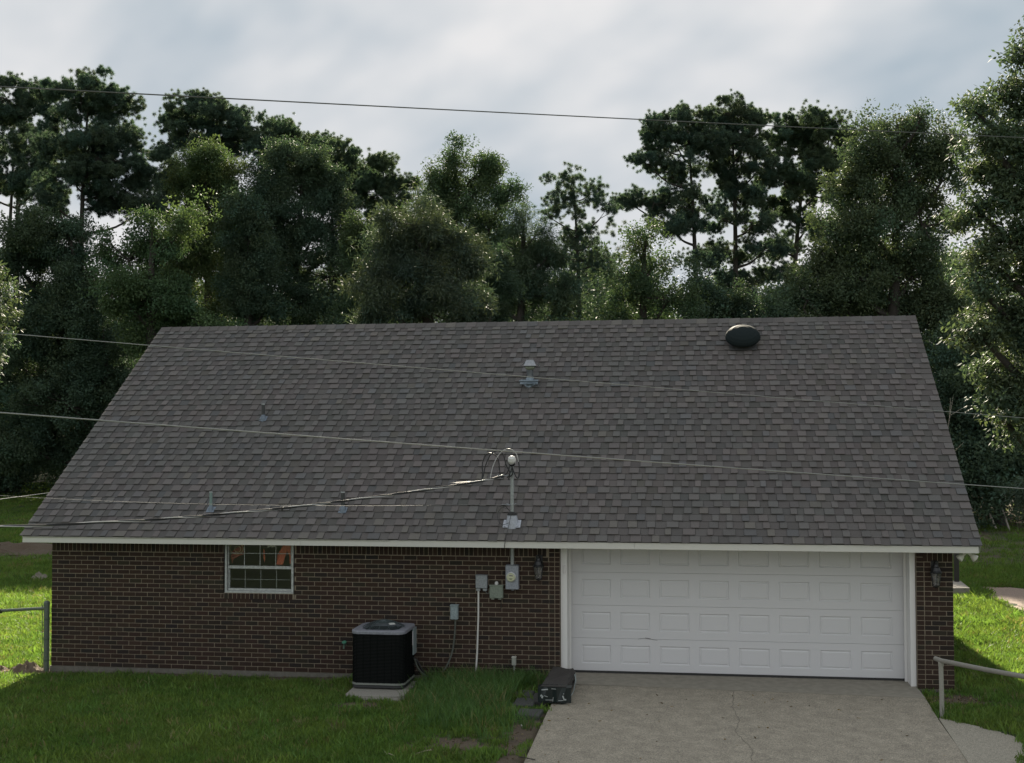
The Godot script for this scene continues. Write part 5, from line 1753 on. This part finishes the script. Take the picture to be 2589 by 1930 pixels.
	tree("oak_tree", "leaf", "dark shaded tree behind the near oak at the right of the house", Vector2(19.75, -26.10), Vector3(-0.13, 6.34, 0.12), 3, 0.90, [[-0.61,4.69,0.84,1.18,1.40], [0.68,2.53,-0.14,1.18,1.24], [-0.62,2.99,-0.64,0.72,1.40], [1.30,4.70,0.20,1.09,1.71], [-1.45,5.66,-0.06,0.56,1.24], [0.46,6.06,0.73,1.24,1.09]])
	tree("oak_tree", "leaf", "mid-height broadleaf tree filling the gap between the olive tree and the domed crown", Vector2(-10.52, -36.73), Vector3(0.09, 13.96, 0.36), 3, 0.90, [[0.33,13.52,1.02,0.84,0.93], [-0.24,12.16,0.35,0.97,1.06], [0.24,11.41,-0.46,1.06,1.06], [-0.03,10.01,0.59,1.27,1.18], [0.55,9.03,-0.24,1.27,1.06]])
	tree("oak_tree", "leaf", "lower broadleaf tree between the domed crown and the shaggy rounded tree", Vector2(-4.83, -36.58), Vector3(0.07, 12.51, 0.31), 6, 0.85, [[0.25,12.20,0.98,0.87,0.83], [-0.35,11.17,0.33,0.95,0.95], [0.50,10.42,-0.54,0.95,1.04], [0.14,9.06,0.53,1.16,1.04]])
	tree("oak_tree", "leaf", "low broadleaf tree at the foot of the long-limbed pine, right of the small loose-leaved one", Vector2(10.72, -36.89), Vector3(0.05, 9.15, 0.20), 3, 0.90, [[-1.14,8.79,1.07,1.12,0.72], [0.04,8.55,0.17,1.20,0.68], [1.46,8.51,-0.75,1.20,0.68], [2.59,8.61,0.15,0.92,0.80]])
	tree("cedar_tree", "fine", "dark bushy evergreen right of the shaggy rounded tree above the ridge", Vector2(1.83, -29.48), Vector3(0.05, 9.63, 0.21), 3, 1.00, [[-0.01,9.46,0.92,0.71,0.71], [0.31,8.65,0.14,0.82,0.82], [-0.26,7.83,-0.52,0.89,0.64]])
	tree("juniper_bush", "fine", "small green bush at the right edge in front of the dark wood", Vector2(18.73, -14.82), Vector3(-0.13, 2.07, -0.04), 5, 1.00, [[-1.17,2.03,0.83,0.30,0.30], [-0.74,1.72,0.04,0.34,0.28]])

	# slim bare saplings at the right rake
	for s in [[13.9, -11.6, 4.6, 1, "left one of the bare grey saplings between the roof and the near oak"], [14.6, -12.4, 5.4, 2, "middle one of the bare grey saplings between the roof and the near oak"], [15.5, -13.2, 4.4, 3, "right one of the bare grey saplings between the roof and the near oak"]]:
		var sap := thing("bare_sapling", s[4], "tree", Vector3(s[0], gh(s[0], s[1]) - 0.05, s[1]), "bare saplings right of the roof")
		var g := Geo.new()
		var p := []
		var h: float = s[2]
		for i in 8:
			var f := i / 7.0
			p.append(Vector3(sin(f * 4.0 + s[3]) * 0.12 - 0.25 * f * (2 - s[3]), h * f, 0.1 * sin(f * 6.0)))
		g.tube(p, [0.030, 0.028, 0.026, 0.022, 0.018, 0.014, 0.010, 0.004], 6)
		put("trunk", g, mat(Color(0.15, 0.145, 0.125), 0.9), sap)
		var tw := Geo.new()
		for k in 26:
			var f := rng.randf_range(0.25, 0.98)
			var i := mini(int(f * 7.0), 6)
			var a: Vector3 = p[i].lerp(p[i + 1], f * 7.0 - i)
			var d := Vector3(rng.randfn(), rng.randf_range(0.6, 1.4), rng.randfn()).normalized() * rng.randf_range(0.3, 0.9)
			tw.tube([a, a + d * 0.5 + Vector3(0, 0.02, 0), a + d], [0.008, 0.006, 0.002], 4, false)
		put("twigs", tw, mat(Color(0.13, 0.125, 0.105), 0.9), sap)

	# the mass of young growth and vines under and between the trees, and the far side of the wood
	var eye := Vector3(9.807, 0.0, 17.889)
	var fwd := Vector3(-0.1485, 0, -0.989)
	var rgt := Vector3(0.989, 0, -0.1485)
	for layer in [["undergrowth", 30000, 1.25, "leaf", "dark mass of shrubs and vines filling the foot of the wood", "undergrowth"], ["far_wood", 15000, 2.3, "leaf", "far side of the wood seen through the gaps between the trees", "wood"]]:
		var where := []
		var tint := PackedColorArray()
		var far: bool = layer[0] == "far_wood"
		var tries := 0
		while where.size() < layer[1] and tries < 60000:
			tries += 1
			var u := rng.randf_range(-0.47, 0.47)
			var front := lerpf(57.0, 41.0, clampf((u + 0.42) / 0.84, 0.0, 1.0)) + 4.0 * bumps.get_noise_2d(u * 40.0, 7.0)
			var d := rng.randf_range(78.0, 92.0) if far else front + absf(rng.randfn()) * 6.0
			var pos := eye + fwd * d + rgt * (u * d)
			var top := 11.2 if far else lerpf(2.6, 8.3, clampf((d - front) / 7.0, 0.0, 1.0))
			top *= 1.0 + 0.55 * patchy.get_noise_2d(u * 60.0, 3.0 + (20.0 if far else 0.0))
			if not far and absf(u) > 0.30:
				top *= 0.85
			var y := gh(pos.x, pos.z) + top * sqrt(rng.randf())
			for k in 4:
				var o: Vector3 = Vector3(rng.randfn(), rng.randfn() * 0.8, rng.randfn()) * 0.42 * layer[2] * 0.7
				where.append(Transform3D(rand_basis().scaled(Vector3.ONE * layer[2] * rng.randf_range(0.7, 1.2)), Vector3(pos.x, y, pos.z) + o))
				tint.append(jit(Color(0.072, 0.112, 0.074), 0.3, 0.12))
		var o := many(layer[0], sprig(layer[3]), leaf_mats["leaf"], where, tint)
		tag(o, layer[4], layer[5])


# ---------------------------------------------------------------- grass
func blade_tuft(n: int, h: float, spread: float, w: float) -> ArrayMesh:
	var g := Geo.new()
	for k in n:
		var a := rng.randf() * TAU
		var at := Vector3(cos(a), 0, sin(a)) * spread * sqrt(rng.randf())
		var lean := Vector3(rng.randfn(), 0, rng.randfn()) * 0.45
		var hh := h * rng.randf_range(0.55, 1.2)
		var side := Vector3(cos(a * 3.7), 0, sin(a * 3.7)) * w * 0.5
		var m := at + Vector3(0, hh * 0.6, 0) + lean * hh * 0.4
		var tip := at + Vector3(0, hh, 0) + lean * hh
		g.col = jit(Color.WHITE, 0.2, 0.06)
		g.tri(at - side, at + side, m + side * 0.7)
		g.tri(at - side, m + side * 0.7, m - side * 0.7)
		g.tri(m - side * 0.7, m + side * 0.7, tip)
	return g.mesh()


func paved(x: float, z: float) -> bool:
	if x > 7.83 and x < 12.76 and z > -0.5:
		return true
	if x > -0.03 and x < 13.26 and z > -9.25 and z < 0.02:
		return true
	if z > 1.58 and x > 12.6 and x < 13.45 - maxf(0.0, z - 2.8) * 0.28 and (x - 12.72) < (z - 1.55) * 0.9:
		return true
	if x > 13.6 and x < 15.55 and z > -11.9 and z < -9.9:
		return true
	if x > 15.87 and x < 17.3 and z > -11.6 and z < -3.4:
		return true
	if x > 7.24 and x < 7.82 and z > 0.78 and z < 1.72 and not (x < 7.5 and z > 1.2 and z < 1.27):
		return true
	if x > 7.48 and x < 7.82 and z > 1.86 and z < 2.3:
		return true
	if absf(x - 5.4) < 0.46 and z > 0.25 and z < 1.46:
		return true
	return false


func build_grass() -> void:
	var green := leafy(0.55, 1.0, 0.3)
	var low := blade_tuft(15, 0.060, 0.080, 0.011)
	var far := blade_tuft(20, 0.075, 0.17, 0.016)
	var where := []
	var tint := PackedColorArray()
	var fw := []
	var ft := PackedColorArray()
	# [x0, x1, z0, z1, count, far]
	for r in [[-2.5, 7.9, -0.4, 5.2, 36000, false], [12.5, 16.5, -4.0, 4.5, 11000, false], [-7.0, 0.2, -7.0, 1.5, 20000, false], [13.0, 18.5, -16.0, -3.6, 15000, true], [-16.0, -0.5, -22.0, -5.0, 22000, true], [-34.0, -6.0, -44.0, -20.0, 20000, true], [14.0, 26.0, -34.0, -14.0, 13000, true]]:
		for i in r[4]:
			var x := rng.randf_range(r[0], r[1])
			var z := rng.randf_range(r[2], r[3])
			if paved(x, z):
				continue
			var d := dirt(x, z)
			if rng.randf() < d * 1.05 - 0.02:
				continue
			var sz := rng.randf_range(0.7, 1.3) * (1.0 + 0.4 * patchy.get_noise_2d(x * 3.0, z * 3.0))
			var weed := maxf(0.0, 1.0 - Vector2((x - 6.75) / 0.95, (z - 0.75) / 1.0).length()) if z > 0.0 else 0.0
			if x > 5.9 and x < 7.6 and z > 0.1 and z < 3.2:
				sz *= 1.0 + weed * 1.1
			var b := Basis(Vector3.UP, rng.randf() * TAU).scaled(Vector3(sz, sz * rng.randf_range(0.8, 1.25), sz))
			var yellow := clampf(0.45 + 0.8 * patchy.get_noise_2d(x * 2.2 + 9.0, z * 2.2), 0.0, 1.0)
			var c := Color(0.118, 0.215, 0.050).lerp(Color(0.172, 0.250, 0.060), yellow)
			if weed > 0.0:
				c = c.lerp(Color(0.085, 0.175, 0.050), minf(weed * 1.6, 1.0))
			if rng.randf() < 0.05:
				c = Color(0.24, 0.22, 0.11)
			if rng.randf() < 0.07:
				b = b.scaled(Vector3.ONE * 1.6)
			c = jit(c, 0.36, 0.08)
			var t := Transform3D(b, Vector3(x, gh(x, z) - 0.006, z))
			if r[5]:
				fw.append(t)
				ft.append(c)
			else:
				where.append(t)
				tint.append(c)
	tag(many("grass", low, green, where, tint), "mown green lawn around the house", "grass")
	tag(many("far_grass", far, green, fw, ft), "rougher grass of the back yard running to the wood", "grass")

	# taller weeds between the air conditioner and the drive
	var tall := blade_tuft(12, 0.27, 0.09, 0.012)
	where = []
	tint = PackedColorArray()
	for i in 2600:
		var p := Vector2(rng.randfn() * 0.42, rng.randfn() * 0.55) + (Vector2(6.85, 0.9) if i % 6 else Vector2(7.0, 2.25))
		if i % 9 == 0:
			p = Vector2(rng.randf_range(5.9, 7.6), rng.randf_range(0.08, 0.4))
		if paved(p.x, p.y) or p.x > 7.78 or p.x < 5.85 or p.y < 0.06 or (p.x > 7.3 and p.y < 2.2 and p.y > 0.6):
			continue
		var sz := rng.randf_range(0.35, 0.95)
		where.append(Transform3D(Basis(Vector3.UP, rng.randf() * TAU).scaled(Vector3.ONE * sz), Vector3(p.x, gh(p.x, p.y) - 0.01, p.y)))
		tint.append(jit(Color(0.115, 0.215, 0.070) if rng.randf() < 0.93 else Color(0.26, 0.24, 0.12), 0.34, 0.06))
	tag(many("weeds", tall, green, where, tint), "tall weedy grass between the air conditioner and the drive", "weeds")

	# dry bits on the bare earth: chips, dead leaves and small clods
	var chip := Geo.new()
	chip.tri(Vector3(-0.02, 0, -0.006), Vector3(-0.012, 0.004, 0.008), Vector3(0.022, 0.006, 0.0))
	chip.tri(Vector3(-0.02, 0, -0.006), Vector3(0.022, 0.006, 0.0), Vector3(0.004, 0.002, -0.010))
	where = []
	tint = PackedColorArray()
	for i in 9000:
		var x := rng.randf_range(-1.2, 8.2)
		var z := rng.randf_range(0.03, 4.8)
		if i % 6 == 0:
			x = rng.randf_range(12.6, 13.9)
			z = rng.randf_range(0.03, 1.5)
		if (paved(x, z) and rng.randf() > 0.02) or rng.randf() > dirt(x, z) * 0.9:
			continue
		where.append(Transform3D(rand_basis().scaled(Vector3.ONE * rng.randf_range(0.5, 1.3)), Vector3(x, gh(x, z) + 0.008, z)))
		tint.append(jit([Color(0.20, 0.15, 0.10), Color(0.09, 0.065, 0.045), Color(0.30, 0.25, 0.17), Color(0.13, 0.10, 0.07)][rng.randi() % 4], 0.25))
	for i in 190:
		var x := rng.randf_range(-1.0, 12.6)
		var z := rng.randf_range(0.6, 5.0)
		var y := (0.006 - 0.012 * z) if x > 7.88 else gh(x, z) + 0.045
		where.append(Transform3D(rand_basis().scaled(Vector3.ONE * rng.randf_range(0.7, 1.6)), Vector3(x, y, z)))
		tint.append(jit(Color(0.26, 0.19, 0.11) if i % 3 else Color(0.11, 0.08, 0.05), 0.25))
	tag(many("leaf_litter", chip.mesh(), green, where, tint), "dry chips and dead leaves strewn on the bare earth, lawn and drive", "litter")
